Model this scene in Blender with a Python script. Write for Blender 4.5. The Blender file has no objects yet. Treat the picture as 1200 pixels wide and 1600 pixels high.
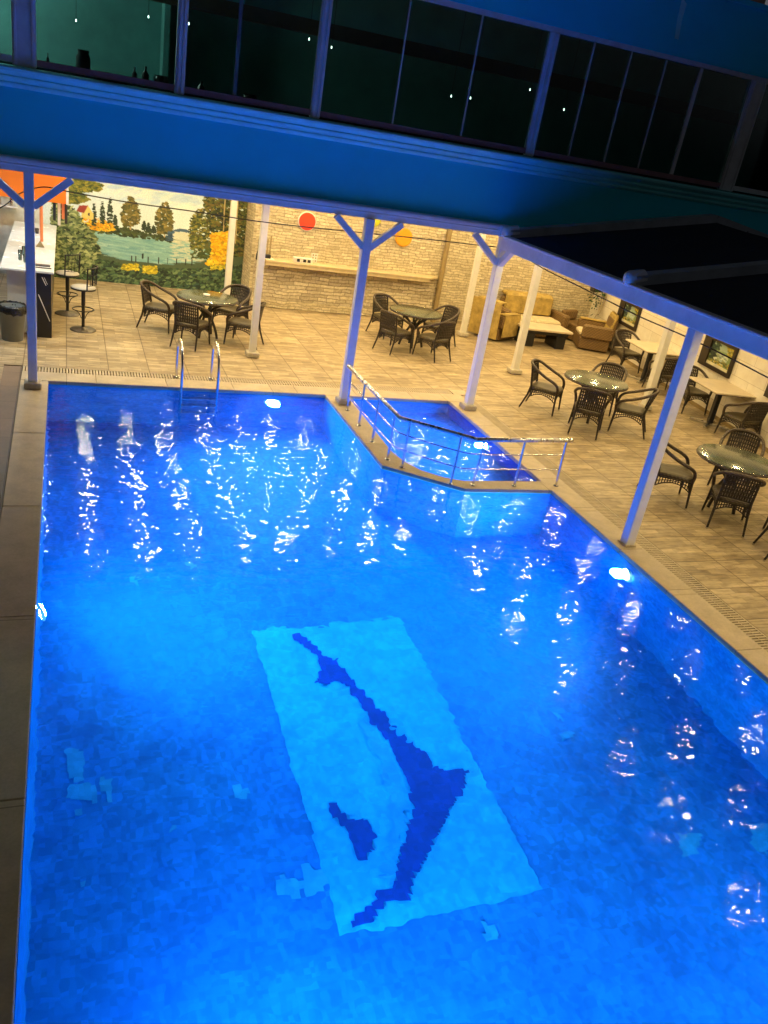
import bpy, bmesh, math, random
import numpy as np
from mathutils import Vector, Matrix
random.seed(7)
PI = math.pi
S = bpy.context.scene
COL = S.collection

# ------------------------------------------------------------------ camera
CAM = Vector((0, 0, 4.0))
CR, CU, CF = Vector((.9328, -.3228, .1602)), Vector((.0026, .4505, .8928)), Vector((.3603, .8324, -.4210))
cd = bpy.data.cameras.new("camera")
cd.sensor_fit = 'VERTICAL'; cd.sensor_height = 36.0; cd.sensor_width = 27.0
cd.lens = 1282.57 / 1600 * 36
cd.clip_start = .05; cd.clip_end = 500
cam = bpy.data.objects.new("camera", cd); COL.objects.link(cam)
m = Matrix((CR, CU, -CF)).transposed().to_4x4(); m.translation = CAM
cam.matrix_world = m
S.camera = cam

# ------------------------------------------------------------------ object helpers
def tag(o, label=None, cat=None, group=None, kind=None):
    if label: o['label'] = label
    if cat: o['category'] = cat
    if group: o['group'] = group
    if kind: o['kind'] = kind
    return o

def thing(name, label, cat, loc=(0, 0, 0), rz=0, group=None):
    o = bpy.data.objects.new(name, None); COL.objects.link(o)
    o.location = loc; o.rotation_euler = (0, 0, rz); o.empty_display_size = .2
    return tag(o, label, cat, group)

def copy_tree(o, parent=None):
    c = o.copy(); COL.objects.link(c)
    if parent: c.parent = parent
    for ch in list(o.children): copy_tree(ch, c)
    return c

class MB:
    """collects shapes and links them as ONE mesh object"""
    def __init__(s): s.v = []; s.f = []; s.sm = []; s.mi = []
    def add(s, vs, fs, smooth=False, mi=0):
        n = len(s.v); s.v += [tuple(p) for p in vs]
        for f in fs: s.f.append([n + i for i in f]); s.sm.append(smooth); s.mi.append(mi)
        return s
    def box(s, a, b, mi=0, M=None):
        x0, y0, z0 = a; x1, y1, z1 = b
        vs = [Vector(p) for p in ((x0,y0,z0),(x1,y0,z0),(x1,y1,z0),(x0,y1,z0),(x0,y0,z1),(x1,y0,z1),(x1,y1,z1),(x0,y1,z1))]
        if M: vs = [M @ v for v in vs]
        return s.add(vs, [(3,2,1,0),(4,5,6,7),(0,1,5,4),(1,2,6,5),(2,3,7,6),(3,0,4,7)], False, mi)
    def bbox(s, a, b, r=.008, M=None, mi=0):
        """box with chamfered vertical and top edges"""
        x0, y0, z0 = a; x1, y1, z1 = b
        def ring(z, i): return [(x0+i+r, y0+i, z), (x1-i-r, y0+i, z), (x1-i, y0+i+r, z), (x1-i, y1-i-r, z), (x1-i-r, y1-i, z), (x0+i+r, y1-i, z), (x0+i, y1-i-r, z), (x0+i, y0+i+r, z)]
        rs = [ring(z0, r), ring(z0 + r, 0), ring(z1 - r, 0), ring(z1, r)]
        vs = [Vector(p) for q in rs for p in q]
        if M: vs = [M @ v for v in vs]
        fs = [tuple(range(7, -1, -1)), tuple(range(24, 32))]
        for k in range(3):
            for i in range(8): fs.append((k*8+i, k*8+(i+1) % 8, k*8+8+(i+1) % 8, k*8+8+i))
        return s.add(vs, fs, False, mi)
    def bar(s, p, q, w, h, up=(0, 0, 1), mi=0):
        p, q = Vector(p), Vector(q); t = (q - p).normalized(); u = Vector(up)
        a = t.cross(u)
        if a.length < 1e-4: a = t.cross(Vector((0, 1, 0)))
        a.normalize(); b = a.cross(t).normalized()
        o = [(-1,-1), (1,-1), (1,1), (-1,1)]
        vs = [e + a*(i*w/2) + b*(j*h/2) for e in (p, q) for i, j in o]
        return s.add(vs, [(3,2,1,0),(4,5,6,7),(0,1,5,4),(1,2,6,5),(2,3,7,6),(3,0,4,7)], False, mi)
    def tube(s, pts, r, n=8, cap=True, mi=0):
        pts = [Vector(p) for p in pts]; m_ = len(pts)
        rs = r if isinstance(r, (list, tuple)) else [r]*m_
        vs = []; a = None
        for i, p in enumerate(pts):
            t = (pts[min(i+1, m_-1)] - pts[max(i-1, 0)]).normalized()
            if a is None:
                a = t.cross(Vector((0, 0, 1)))
                if a.length < 1e-3: a = t.cross(Vector((0, 1, 0)))
            a = (a - t*a.dot(t)).normalized(); b = t.cross(a)
            for k in range(n):
                w = 2*PI*k/n; vs.append(p + (a*math.cos(w) + b*math.sin(w))*rs[i])
        fs = []
        for i in range(m_-1):
            for k in range(n): fs.append((i*n+k, i*n+(k+1) % n, (i+1)*n+(k+1) % n, (i+1)*n+k))
        s.add(vs, fs, True, mi)
        if cap:
            s.add(vs[:n], [tuple(range(n-1, -1, -1))], False, mi); s.add(vs[-n:], [tuple(range(n))], False, mi)
        return s
    def lathe(s, prof, c=(0, 0, 0), n=24, M=None, smooth=True, mi=0, caps=True):
        """prof: list of (radius, z)"""
        c = Vector(c); vs = []
        for r, z in prof:
            for k in range(n):
                w = 2*PI*k/n; p = Vector((r*math.cos(w), r*math.sin(w), z))
                if M: p = M @ p
                vs.append(p + c)
        fs = []
        for i in range(len(prof)-1):
            for k in range(n): fs.append((i*n+k, i*n+(k+1) % n, (i+1)*n+(k+1) % n, (i+1)*n+k))
        s.add(vs, fs, smooth, mi)
        if caps and prof[0][0] > 1e-5: s.add(vs[:n], [tuple(range(n-1, -1, -1))], False, mi)
        if caps and prof[-1][0] > 1e-5: s.add(vs[-n:], [tuple(range(n))], False, mi)
        return s
    def prism(s, poly, z0, z1, mi=0):
        n = len(poly)
        A = sum(poly[i][0]*poly[(i+1) % n][1] - poly[(i+1) % n][0]*poly[i][1] for i in range(n))
        if A < 0: poly = poly[::-1]
        vs = [(x, y, z0) for x, y in poly] + [(x, y, z1) for x, y in poly]
        fs = [tuple(range(n-1, -1, -1)), tuple(range(n, 2*n))] + [(i, (i+1) % n, n+(i+1) % n, n+i) for i in range(n)]
        return s.add(vs, fs, False, mi)
    def quad(s, a, b, c, d, mi=0): return s.add([a, b, c, d], [(0, 1, 2, 3)], False, mi)
    def build(s, name, mats, parent=None, local=False):
        off = Vector((0, 0, 0))
        if parent and not local:
            p = parent
            while p: off += p.location; p = p.parent
        me = bpy.data.meshes.new(name)
        me.from_pydata([Vector(v) - off for v in s.v], [], s.f)
        me.polygons.foreach_set('use_smooth', s.sm)
        for mt in (mats if isinstance(mats, (list, tuple)) else [mats]): me.materials.append(mt)
        me.polygons.foreach_set('material_index', s.mi)
        me.validate(); me.update()
        o = bpy.data.objects.new(name, me); COL.objects.link(o)
        if parent: o.parent = parent
        return o

def smooth_path(pts, k=4):
    """Catmull-Rom"""
    P = [Vector(p) for p in pts]; P = [P[0]*2 - P[1]] + P + [P[-1]*2 - P[-2]]; out = []
    for i in range(1, len(P)-2):
        for j in range(k):
            t = j/k; a, b, c, d = P[i-1], P[i], P[i+1], P[i+2]
            out.append(.5*((2*b) + (c-a)*t + (2*a-5*b+4*c-d)*t*t + (3*b-a-3*c+d)*t**3))
    out.append(P[-2]); return out

# ------------------------------------------------------------------ materials
def lin(c):
    return tuple((x/12.92 if x <= .04045 else ((x+.055)/1.055)**2.4) for x in c)
def rgb(r, g, b): return lin((r/255, g/255, b/255)) + (1,)

class NT:
    def __init__(s, name):
        s.m = bpy.data.materials.new(name); s.m.use_nodes = True; s.t = s.m.node_tree; s.t.nodes.clear()
        s.out = s.n('ShaderNodeOutputMaterial')
    def n(s, typ, **kw):
        o = s.t.nodes.new(typ)
        for k, v in kw.items():
            if hasattr(o, k): setattr(o, k, v)
            else: o.inputs[k.replace('_', ' ')].default_value = v
        return o
    def l(s, a, b): s.t.links.new(a, b)
    def coord(s, scale=(1, 1, 1), rot=(0, 0, 0), kind='Object'):
        c = s.n('ShaderNodeTexCoord'); mp = s.n('ShaderNodeMapping')
        mp.inputs['Scale'].default_value = scale; mp.inputs['Rotation'].default_value = rot
        s.l(c.outputs[kind], mp.inputs['Vector']); return mp.outputs['Vector']
    def noise(s, vec, scale, detail=4, rough=.55):
        o = s.n('ShaderNodeTexNoise'); o.inputs['Scale'].default_value = scale; o.inputs['Detail'].default_value = detail
        o.inputs['Roughness'].default_value = rough; s.l(vec, o.inputs['Vector']); return o.outputs['Fac']
    def ramp(s, fac, stops):
        r = s.n('ShaderNodeValToRGB'); e = r.color_ramp.elements
        while len(e) < len(stops): e.new(.5)
        for i, (p, c) in enumerate(stops): e[i].position = p; e[i].color = c
        s.l(fac, r.inputs['Fac']); return r.outputs['Color']
    def mix(s, fac, a, b, mode='MIX'):
        o = s.n('ShaderNodeMix'); o.data_type = 'RGBA'; o.blend_type = mode
        for i, x in ((0, fac), (6, a), (7, b)):
            if hasattr(x, 'links') or isinstance(x, bpy.types.NodeSocket): s.l(x, o.inputs[i])
            else: o.inputs[i].default_value = x
        return o.outputs[2]
    def math(s, op, a, b=0.):
        o = s.n('ShaderNodeMath'); o.operation = op
        for i, x in ((0, a), (1, b)):
            if isinstance(x, bpy.types.NodeSocket): s.l(x, o.inputs[i])
            else: o.inputs[i].default_value = x
        return o.outputs[0]
    def bump(s, h, strength=.3, dist=.01):
        o = s.n('ShaderNodeBump'); o.inputs['Strength'].default_value = strength; o.inputs['Distance'].default_value = dist
        s.l(h, o.inputs['Height']); return o.outputs['Normal']
    def pbr(s, color, rough=.5, metal=0, normal=None, spec=None, coat=0):
        p = s.n('ShaderNodeBsdfPrincipled')
        for k, x in (('Base Color', color), ('Roughness', rough), ('Metallic', metal)):
            if isinstance(x, bpy.types.NodeSocket): s.l(x, p.inputs[k])
            else: p.inputs[k].default_value = x
        if normal: s.l(normal, p.inputs['Normal'])
        if spec is not None: p.inputs['Specular IOR Level'].default_value = spec
        if coat: p.inputs['Coat Weight'].default_value = coat
        s.l(p.outputs[0], s.out.inputs['Surface']); return p

def plain(name, c, rough=.5, metal=0, var=.18, scale=6, bump=.0, bscale=60, dirt=.0):
    n = NT(name); v = n.coord()
    f = n.noise(v, scale, 5, .65)
    lo = tuple(x*(1-var) for x in c[:3]) + (1,); hi = tuple(min(1, x*(1+var)) for x in c[:3]) + (1,)
    col = n.ramp(f, [(.3, lo), (.7, hi)])
    if dirt:
        g = n.noise(v, scale*.35, 8, .75); d = n.ramp(g, [(.5, (1, 1, 1, 1)), (.72, (1-dirt,)*3 + (1,))])
        col = n.mix(1., col, d, 'MULTIPLY')
    r = n.math('ADD', n.math('MULTIPLY', f, .2), rough - .1)
    nm = n.bump(n.noise(v, bscale, 3), .5, bump) if bump else None
    n.pbr(col, r, metal, nm); return n.m

def emit(name, c, strength):
    n = NT(name); e = n.n('ShaderNodeEmission'); e.inputs['Color'].default_value = c; e.inputs['Strength'].default_value = strength
    n.l(e.outputs[0], n.out.inputs['Surface']); return n.m

M = {}
M['white_paint'] = plain('white painted steel', (.86, .88, .86, 1), .35, 0, .07, 4, .0006, 30, .15)
M['cream_paint'] = plain('cream painted steel', (.74, .72, .66, 1), .4, 0, .07, 4, .0006, 30, .15)
M['facade'] = plain('smooth rendered facade', (.02, .70, .86, 1), .7, 0, .05, 1.2, .0012, 40, .08)
M['cornice'] = plain('cornice plaster', (.30, .95, .97, 1), .5, 0, .08, 2.5, .001, 40, .15)
M['mullion'] = plain('painted aluminium', (.72, .74, .74, 1), .35, .1, .1, 5, 0, 30, .2)
M['red_lit'] = plain('mauve window rail', (.34, .17, .19, 1), .45, 0, .15, 5)  # reddish light on the bottom rails is put into their colour
M['dark_joint'] = plain('dark rubber joint', (.10, .12, .14, 1), .5)
M['pale_joint'] = plain('clear plastic joint', (.5, .52, .52, 1), .4)
M['black_fabric'] = plain('black roof fabric', (.020, .026, .045, 1), .75, 0, .3, 3, .002, 90)
M['rafter'] = plain('grey rafter cover', (.42, .47, .50, 1), .55, 0, .2, 3)
M['steel'] = plain('brushed stainless steel', (.62, .62, .60, 1), .22, 1, .1, 12)
M['wood_rail'] = plain('satin handrail', (.62, .60, .57, 1), .28, .85, .1, 9)
M['stone_cube'] = plain('stone footing', (.52, .47, .38, 1), .7, 0, .2, 9, .003, 40, .3)
M['coping'] = None
M['wicker'] = None
M['table_top'] = plain('pale laminate', (.62, .52, .38, 1), .45, 0, .1, 5, 0, 30, .1)
M['dark_metal'] = plain('black powder coated steel', (.02, .02, .022, 1), .4, .2, .2, 10)
M['mustard'] = plain('mustard throw fabric', (.42, .30, .09, 1), .95, 0, .35, 7, .012, 14)
M['cushion'] = plain('cream cushion fabric', (.62, .52, .34, 1), .95, 0, .12, 6, .006, 12)
M['brown_wicker'] = None
M['black_block'] = plain('black lacquer', (.012, .012, .014, 1), .35, 0, .3, 6)
M['orange'] = plain('orange fascia board', (.95, .20, .002, 1), .5, 0, .05, 3)
M['white_edge'] = plain('white edge trim', (.8, .76, .7, 1), .5)
M['orange_pole'] = plain('orange painted tube', (.75, .22, .08, 1), .4)
M['counter'] = plain('white counter top', (.78, .80, .80, 1), .25, 0, .05, 4, 0, 30, .06)
M['counter_side'] = plain('off white panel', (.66, .64, .60, 1), .5, 0, .06, 3, 0, 30, .15)
M['bin'] = plain('grey plastic', (.17, .18, .18, 1), .5, 0, .12, 5)
M['bin_bag'] = plain('black plastic bag', (.012, .012, .013, 1), .25, 0, .3, 20, .02, 18)
M['stool_pad'] = plain('pale vinyl', (.50, .47, .41, 1), .5, 0, .12, 8)
M['stool_base'] = plain('worn grey metal', (.16, .14, .12, 1), .45, .5, .3, 9)
M['red_disc'] = plain('red enamel', (.80, .07, .02, 1), .4, 0, .04)
M['amber_disc'] = plain('amber enamel', (.85, .38, .02, 1), .4, 0, .04)
M['lime_disc'] = plain('lime enamel', (.62, .60, .03, 1), .4, 0, .04)
M['shelf'] = plain('oak shelf', (.56, .45, .27, 1), .5, 0, .12, 8)
M['pipe'] = plain('brown downpipe', (.30, .22, .10, 1), .5, 0, .2, 4, 0, 30, .3)
M['frame'] = plain('dark wood frame', (.025, .018, .013, 1), .4)
M['mat_board'] = plain('pale inner mount', (.62, .58, .40, 1), .6)
M['leaf'] = plain('houseplant leaf', (.025, .075, .022, 1), .5, 0, .4, 9)
M['pot'] = plain('dark pot', (.03, .025, .02, 1), .6)
M['teal_wall'] = plain('teal painted wall', (.12, .33, .31, 1), .7, 0, .18, 1.4, .001, 30, .2)
M['brown_beam'] = plain('brown timber beam', (.10, .06, .03, 1), .6, 0, .3, 5)
M['room_floor'] = plain('room floor', (.10, .08, .06, 1), .6)
M['ceiling'] = plain('ceiling boards', (.55, .50, .42, 1), .6, 0, .06, 2)
M['cable'] = plain('black cable', (.012, .01, .01, 1), .6)
M['pink_wall'] = plain('pinkish render', (.42, .25, .20, 1), .85, 0, .2, 3, .004, 25)
M['lamp_ring'] = plain('chrome lamp ring', (.6, .6, .6, 1), .25, 1)
M['silhouette'] = plain('dark glazed ware', (.015, .018, .02, 1), .3)
M['lamp_warm'] = emit('warm lamp lens', (1, .78, .44, 1), 150)
M['lamp_canopy'] = emit('canopy lamp lens', (1, .78, .44, 1), 75)
M['lamp_cool'] = emit('cool lamp lens', (.78, .95, 1, 1), 200)
M['bulb'] = emit('lamp reflection bulb', (.75, 1, .9, 1), 14)
M['pool_lens'] = emit('pool lamp lens', (.30, .92, 1, 1), 600)

def deck_mat():
    n = NT('wood look deck tile'); v = n.coord()
    # board colours: short boards, random shade
    b = n.n('ShaderNodeTexBrick'); n.l(v, b.inputs['Vector'])
    b.offset = .37; b.offset_frequency = 2
    for k, x in (('Scale', 1.), ('Brick Width', .30), ('Row Height', .10), ('Mortar Size', .0022), ('Mortar Smooth', .3), ('Bias', 0.)): b.inputs[k].default_value = x
    b.inputs['Color1'].default_value = (.35, .28, .18, 1); b.inputs['Color2'].default_value = (.56, .465, .31, 1); b.inputs['Mortar'].default_value = (.25, .19, .12, 1)
    g = n.n('ShaderNodeTexBrick'); n.l(v, g.inputs['Vector'])
    g.offset = 0.
    for k, x in (('Scale', 1.), ('Brick Width', .60), ('Row Height', .60), ('Mortar Size', .009), ('Mortar Smooth', .2)): g.inputs[k].default_value = x
    g.inputs['Color1'].default_value = (1, 1, 1, 1); g.inputs['Color2'].default_value = (.9, .9, .9, 1); g.inputs['Mortar'].default_value = (.5, .46, .42, 1)
    gr = n.noise(n.coord((3.6, 19, 1)), 1.0, 7, .72)
    grain = n.ramp(gr, [(.33, (.48, .41, .33, 1)), (.5, (1, 1, 1, 1)), (.66, (1.35, 1.3, 1.2, 1))])
    big = n.ramp(n.noise(n.coord((.7, 2.4, 1)), 1.3, 5, .7), [(.3, (.72, .68, .62, 1)), (.65, (1.08, 1.06, 1.04, 1))])
    c = n.mix(1., b.outputs['Color'], grain, 'MULTIPLY'); c = n.mix(1., c, g.outputs['Color'], 'MULTIPLY'); c = n.mix(1., c, big, 'MULTIPLY')
    h = n.math('ADD', n.math('MULTIPLY', gr, .5), n.math('MULTIPLY', n.math('ADD', b.outputs['Fac'], g.outputs['Fac']), -1.))
    n.pbr(c, n.math('ADD', n.math('MULTIPLY', gr, .25), .33), 0, n.bump(h, .35, .004)); return n.m
M['deck'] = deck_mat()

def slab_mat(name, c, w, rw, jc=.45, rough=.55):
    n = NT(name); v = n.coord()
    b = n.n('ShaderNodeTexBrick'); n.l(v, b.inputs['Vector']); b.offset = 0.
    for k, x in (('Scale', 1.), ('Brick Width', w), ('Row Height', rw), ('Mortar Size', .005), ('Mortar Smooth', .1)): b.inputs[k].default_value = x
    b.inputs['Color1'].default_value = tuple(x*.88 for x in c) + (1,); b.inputs['Color2'].default_value = tuple(min(1, x*1.1) for x in c) + (1,)
    b.inputs['Mortar'].default_value = tuple(x*jc for x in c) + (1,)
    f = n.noise(v, 3.5, 8, .7); d = n.ramp(f, [(.3, (.78, .76, .72, 1)), (.62, (1.06, 1.05, 1.04, 1))])
    f2 = n.noise(v, 55, 4, .6); d2 = n.ramp(f2, [(.3, (.9, .9, .9, 1)), (.7, (1.06, 1.06, 1.06, 1))])
    col = n.mix(1., n.mix(1., b.outputs['Color'], d, 'MULTIPLY'), d2, 'MULTIPLY')
    n.pbr(col, n.math('ADD', n.math('MULTIPLY', f, .3), rough-.15), 0, n.bump(n.math('SUBTRACT', n.math('MULTIPLY', f2, .3), b.outputs['Fac']), .4, .004)); return n.m
M['coping'] = slab_mat('beige coping stone', (.56, .47, .34), 3.0, 2.0)
M['shaded_strip'] = slab_mat('brown shaded strip tile', (.24, .17, .12), .62, .62, .6)  # brown kept dark to put the shade on the grate strip into its colour
M['marble_wall'] = None

def stone_mat(name, c1, c2, axis, rh=.06, bw=.24, strength=.9):
    n = NT(name); c = n.n('ShaderNodeTexCoord'); sp = n.n('ShaderNodeSeparateXYZ'); n.l(c.outputs['Object'], sp.inputs[0])
    cb = n.n('ShaderNodeCombineXYZ'); n.l(sp.outputs[axis], cb.inputs[0]); n.l(sp.outputs[2], cb.inputs[1])
    v0 = cb.outputs[0]
    # wobble the courses
    nz = n.n('ShaderNodeTexNoise'); nz.inputs['Scale'].default_value = 3.2; nz.inputs['Detail'].default_value = 3; n.l(v0, nz.inputs['Vector'])
    vm = n.n('ShaderNodeVectorMath'); vm.operation = 'SUBTRACT'; n.l(nz.outputs['Color'], vm.inputs[0]); vm.inputs[1].default_value = (.5, .5, .5)
    vs = n.n('ShaderNodeVectorMath'); vs.operation = 'MULTIPLY'; n.l(vm.outputs[0], vs.inputs[0]); vs.inputs[1].default_value = (.22, .10, 0)
    va = n.n('ShaderNodeVectorMath'); va.operation = 'ADD'; n.l(v0, va.inputs[0]); n.l(vs.outputs[0], va.inputs[1])
    b = n.n('ShaderNodeTexBrick'); n.l(va.outputs[0], b.inputs['Vector']); b.offset = .43; b.squash = .7; b.squash_frequency = 3
    for k, x in (('Scale', 1.), ('Brick Width', bw), ('Row Height', rh), ('Mortar Size', .007), ('Mortar Smooth', .6)): b.inputs[k].default_value = x
    b.inputs['Color1'].default_value = c1; b.inputs['Color2'].default_value = c2; b.inputs['Mortar'].default_value = tuple(x*.68 for x in c1[:3]) + (1,)
    f = n.noise(va.outputs[0], 16, 7, .75); d = n.ramp(f, [(.28, (.62, .58, .52, 1)), (.6, (1.08, 1.07, 1.05, 1))])
    col = n.mix(1., b.outputs['Color'], d, 'MULTIPLY')
    bw_ = n.n('ShaderNodeRGBToBW'); n.l(b.outputs['Color'], bw_.inputs[0])
    h = n.math('ADD', n.math('MULTIPLY', bw_.outputs[0], 1.2), n.math('SUBTRACT', n.math('MULTIPLY', f, .9), n.math('MULTIPLY', b.outputs['Fac'], .8)))
    n.pbr(col, .85, 0, n.bump(h, strength, .03)); return n.m
M['stone'] = stone_mat('split face stone', (.60, .51, .34, 1), (.86, .77, .56, 1), 0)
M['stone_low'] = stone_mat('rough split face stone', (.46, .39, .28, 1), (.76, .68, .52, 1), 0, .075, .30, 1.)
M['stone_side'] = stone_mat('split face stone side', (.60, .51, .34, 1), (.86, .77, .56, 1), 1)

def panel_wall_mat():
    n = NT('pale wall cladding'); c = n.n('ShaderNodeTexCoord'); sp = n.n('ShaderNodeSeparateXYZ'); n.l(c.outputs['Object'], sp.inputs[0])
    cb = n.n('ShaderNodeCombineXYZ'); n.l(sp.outputs[1], cb.inputs[0]); n.l(sp.outputs[2], cb.inputs[1])
    b = n.n('ShaderNodeTexBrick'); n.l(cb.outputs[0], b.inputs['Vector']); b.offset = .5
    for k, x in (('Scale', 1.), ('Brick Width', .9), ('Row Height', .30), ('Mortar Size', .004), ('Mortar Smooth', .3)): b.inputs[k].default_value = x
    b.inputs['Color1'].default_value = (.78, .73, .62, 1); b.inputs['Color2'].default_value = (.85, .80, .70, 1); b.inputs['Mortar'].default_value = (.46, .40, .31, 1)
    f = n.noise(cb.outputs[0], 2.2, 7, .7); d = n.ramp(f, [(.32, (.86, .83, .78, 1)), (.62, (1.04, 1.04, 1.03, 1))])
    n.pbr(n.mix(1., b.outputs['Color'], d, 'MULTIPLY'), .45, 0, n.bump(n.math('SUBTRACT', f, b.outputs['Fac']), .3, .004)); return n.m
M['marble_wall'] = panel_wall_mat()

def wicker_mat(name, c, s=70):
    n = NT(name); v = n.coord()
    w1 = n.n('ShaderNodeTexWave'); w1.inputs['Scale'].default_value = s*.16; w1.inputs['Distortion'].default_value = .6; w1.bands_direction = 'Z'; n.l(v, w1.inputs['Vector'])
    w2 = n.n('ShaderNodeTexWave'); w2.inputs['Scale'].default_value = s*.14; w2.inputs['Distortion'].default_value = .6; w2.bands_direction = 'DIAGONAL'; n.l(v, w2.inputs['Vector'])
    f = n.math('MULTIPLY', w1.outputs['Fac'], w2.outputs['Fac'])
    nz = n.noise(v, 24, 4)
    c1 = tuple(x*.35 for x in c) + (1,); c2 = tuple(min(1, x*1.5) for x in c) + (1,)
    col = n.mix(nz, n.ramp(f, [(.05, c1), (.6, c2)]), tuple(c) + (1,))
    n.pbr(col, .48, 0, n.bump(f, .6, .006)); return n.m
M['wicker'] = wicker_mat('dark brown wicker', (.030, .021, .015))
M['wicker_rail'] = wicker_mat('brown wrapped wicker', (.060, .040, .026), 90)
M['wicker_seat'] = wicker_mat('olive brown woven seat', (.095, .075, .042), 80)
M['brown_wicker'] = wicker_mat('light brown wicker', (.20, .12, .045), 60)

def glass_mat(name, tint, refl_rough=.02, ior=1.5):
    n = NT(name); fr = n.n('ShaderNodeFresnel'); fr.inputs['IOR'].default_value = ior
    t = n.n('ShaderNodeBsdfTransparent'); t.inputs['Color'].default_value = tint
    g = n.n('ShaderNodeBsdfGlossy'); g.inputs['Roughness'].default_value = refl_rough; g.inputs['Color'].default_value = (1, 1, 1, 1)
    x = n.n('ShaderNodeMixShader'); n.l(fr.outputs[0], x.inputs[0]); n.l(t.outputs[0], x.inputs[1]); n.l(g.outputs[0], x.inputs[2])
    n.l(x.outputs[0], n.out.inputs['Surface']); return n.m
M['window_glass'] = glass_mat('window glass', (.72, .80, .78, 1))

def table_glass_mat():
    n = NT('green frosted table glass'); v = n.coord()
    fr = n.n('ShaderNodeFresnel'); fr.inputs['IOR'].default_value = 1.7
    t = n.n('ShaderNodeBsdfTransparent'); t.inputs['Color'].default_value = (.66, .74, .62, 1)
    d = n.n('ShaderNodeBsdfDiffuse'); d.inputs['Color'].default_value = (.30, .34, .24, 1)
    m1 = n.n('ShaderNodeMixShader'); m1.inputs[0].default_value = .32; n.l(t.outputs[0], m1.inputs[1]); n.l(d.outputs[0], m1.inputs[2])
    g = n.n('ShaderNodeBsdfGlossy'); g.inputs['Roughness'].default_value = .16
    x = n.n('ShaderNodeMixShader'); n.l(n.math('ADD', fr.outputs[0], .06), x.inputs[0]); n.l(m1.outputs[0], x.inputs[1]); n.l(g.outputs[0], x.inputs[2])
    n.l(x.outputs[0], n.out.inputs['Surface']); return n.m
M['table_glass'] = table_glass_mat()

def tile_mat(name, c, var=.35):
    """small glass mosaic with faded and newer squares"""
    n = NT(name); v = n.coord()
    # every 4 cm glass tile gets its own shade, with paler grout between
    sn = n.n('ShaderNodeVectorMath'); sn.operation = 'SNAP'; n.l(v, sn.inputs[0]); sn.inputs[1].default_value = (.04, .04, .04)
    wn = n.n('ShaderNodeTexWhiteNoise'); wn.noise_dimensions = '3D'; n.l(sn.outputs[0], wn.inputs['Vector'])
    sn2 = n.n('ShaderNodeVectorMath'); sn2.operation = 'SNAP'; n.l(v, sn2.inputs[0]); sn2.inputs[1].default_value = (.16, .16, .16)
    wn2 = n.n('ShaderNodeTexWhiteNoise'); wn2.noise_dimensions = '3D'; n.l(sn2.outputs[0], wn2.inputs['Vector'])
    shade = n.math('ADD', n.math('MULTIPLY', wn.outputs['Value'], .62), n.math('MULTIPLY', wn2.outputs['Value'], .38))
    lo = tuple(x*(1-var) for x in c) + (1,); hi = tuple(min(1, x*(1+var)) for x in c) + (1,)
    a = n.ramp(shade, [(.15, lo), (.55, tuple(c) + (1,)), (.85, hi)])
    f = n.noise(v, .8, 6, .65); d = n.ramp(f, [(.32, (.72, .78, .86, 1)), (.66, (1.1, 1.12, 1.04, 1))])  # tone mottling over the tiles also stands in for caustic light
    f2 = n.noise(v, 5, 4, .6); d2 = n.ramp(f2, [(.35, (.86, .86, .9, 1)), (.66, (1.1, 1.1, 1.05, 1))])
    n.pbr(n.mix(1., n.mix(1., a, d, 'MULTIPLY'), d2, 'MULTIPLY'), .5, 0, None, .1); return n.m
M['pool_tile'] = tile_mat('blue pool mosaic', (.005, .160, .60), .22)
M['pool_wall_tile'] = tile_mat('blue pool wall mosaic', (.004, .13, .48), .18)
M['panel_tile'] = tile_mat('pale blue mosaic', (.008, .34, .82), .14)
M['navy_tile'] = tile_mat('navy mosaic', (.003, .026, .30), .25)
M['patch_tile'] = tile_mat('faded turquoise mosaic', (.016, .29, .66), .12)
M['pale_motif'] = tile_mat('mid blue mosaic', (.010, .29, .80), .12)

def water_mat():
    n = NT('rippled pool water'); v = n.coord((1, 1, 1))
    a = n.noise(v, 4.4, 1, .5); b = n.noise(n.coord((.85, 1.05, 1), (0, 0, .15)), 8.8, 1., .5)
    h = n.math('ADD', n.math('MULTIPLY', a, .55), n.math('MULTIPLY', b, .42))
    nm = n.bump(h, 1., .0122)
    fr = n.n('ShaderNodeFresnel'); fr.inputs['IOR'].default_value = 1.18; n.l(nm, fr.inputs['Normal'])
    t = n.n('ShaderNodeBsdfRefraction'); t.inputs['Color'].default_value = (.93, .98, 1., 1); t.inputs['IOR'].default_value = 1.333; t.inputs['Roughness'].default_value = 0.; n.l(nm, t.inputs['Normal'])
    g = n.n('ShaderNodeBsdfGlossy'); g.inputs['Roughness'].default_value = .065; g.inputs['Color'].default_value = (.62, .80, 1, 1); n.l(nm, g.inputs['Normal'])
    x = n.n('ShaderNodeMixShader'); n.l(fr.outputs[0], x.inputs[0]); n.l(t.outputs[0], x.inputs[1]); n.l(g.outputs[0], x.inputs[2])
    n.l(x.outputs[0], n.out.inputs['Surface']); return n.m
M['water'] = water_mat()
def add_volume(m):
    t = m.node_tree; o = [x for x in t.nodes if x.type == 'OUTPUT_MATERIAL'][0]
    sc = t.nodes.new('ShaderNodeVolumeScatter'); sc.inputs['Color'].default_value = (.015, .25, 1, 1); sc.inputs['Density'].default_value = .08; sc.inputs['Anisotropy'].default_value = .35
    t.links.new(sc.outputs[0], o.inputs['Volume']); return m
def water_side():
    n = NT('water body'); t = n.n('ShaderNodeBsdfTransparent'); n.l(t.outputs[0], n.out.inputs['Surface']); return n.m
M['water_side'] = add_volume(water_side()); add_volume(M['water'])

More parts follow.
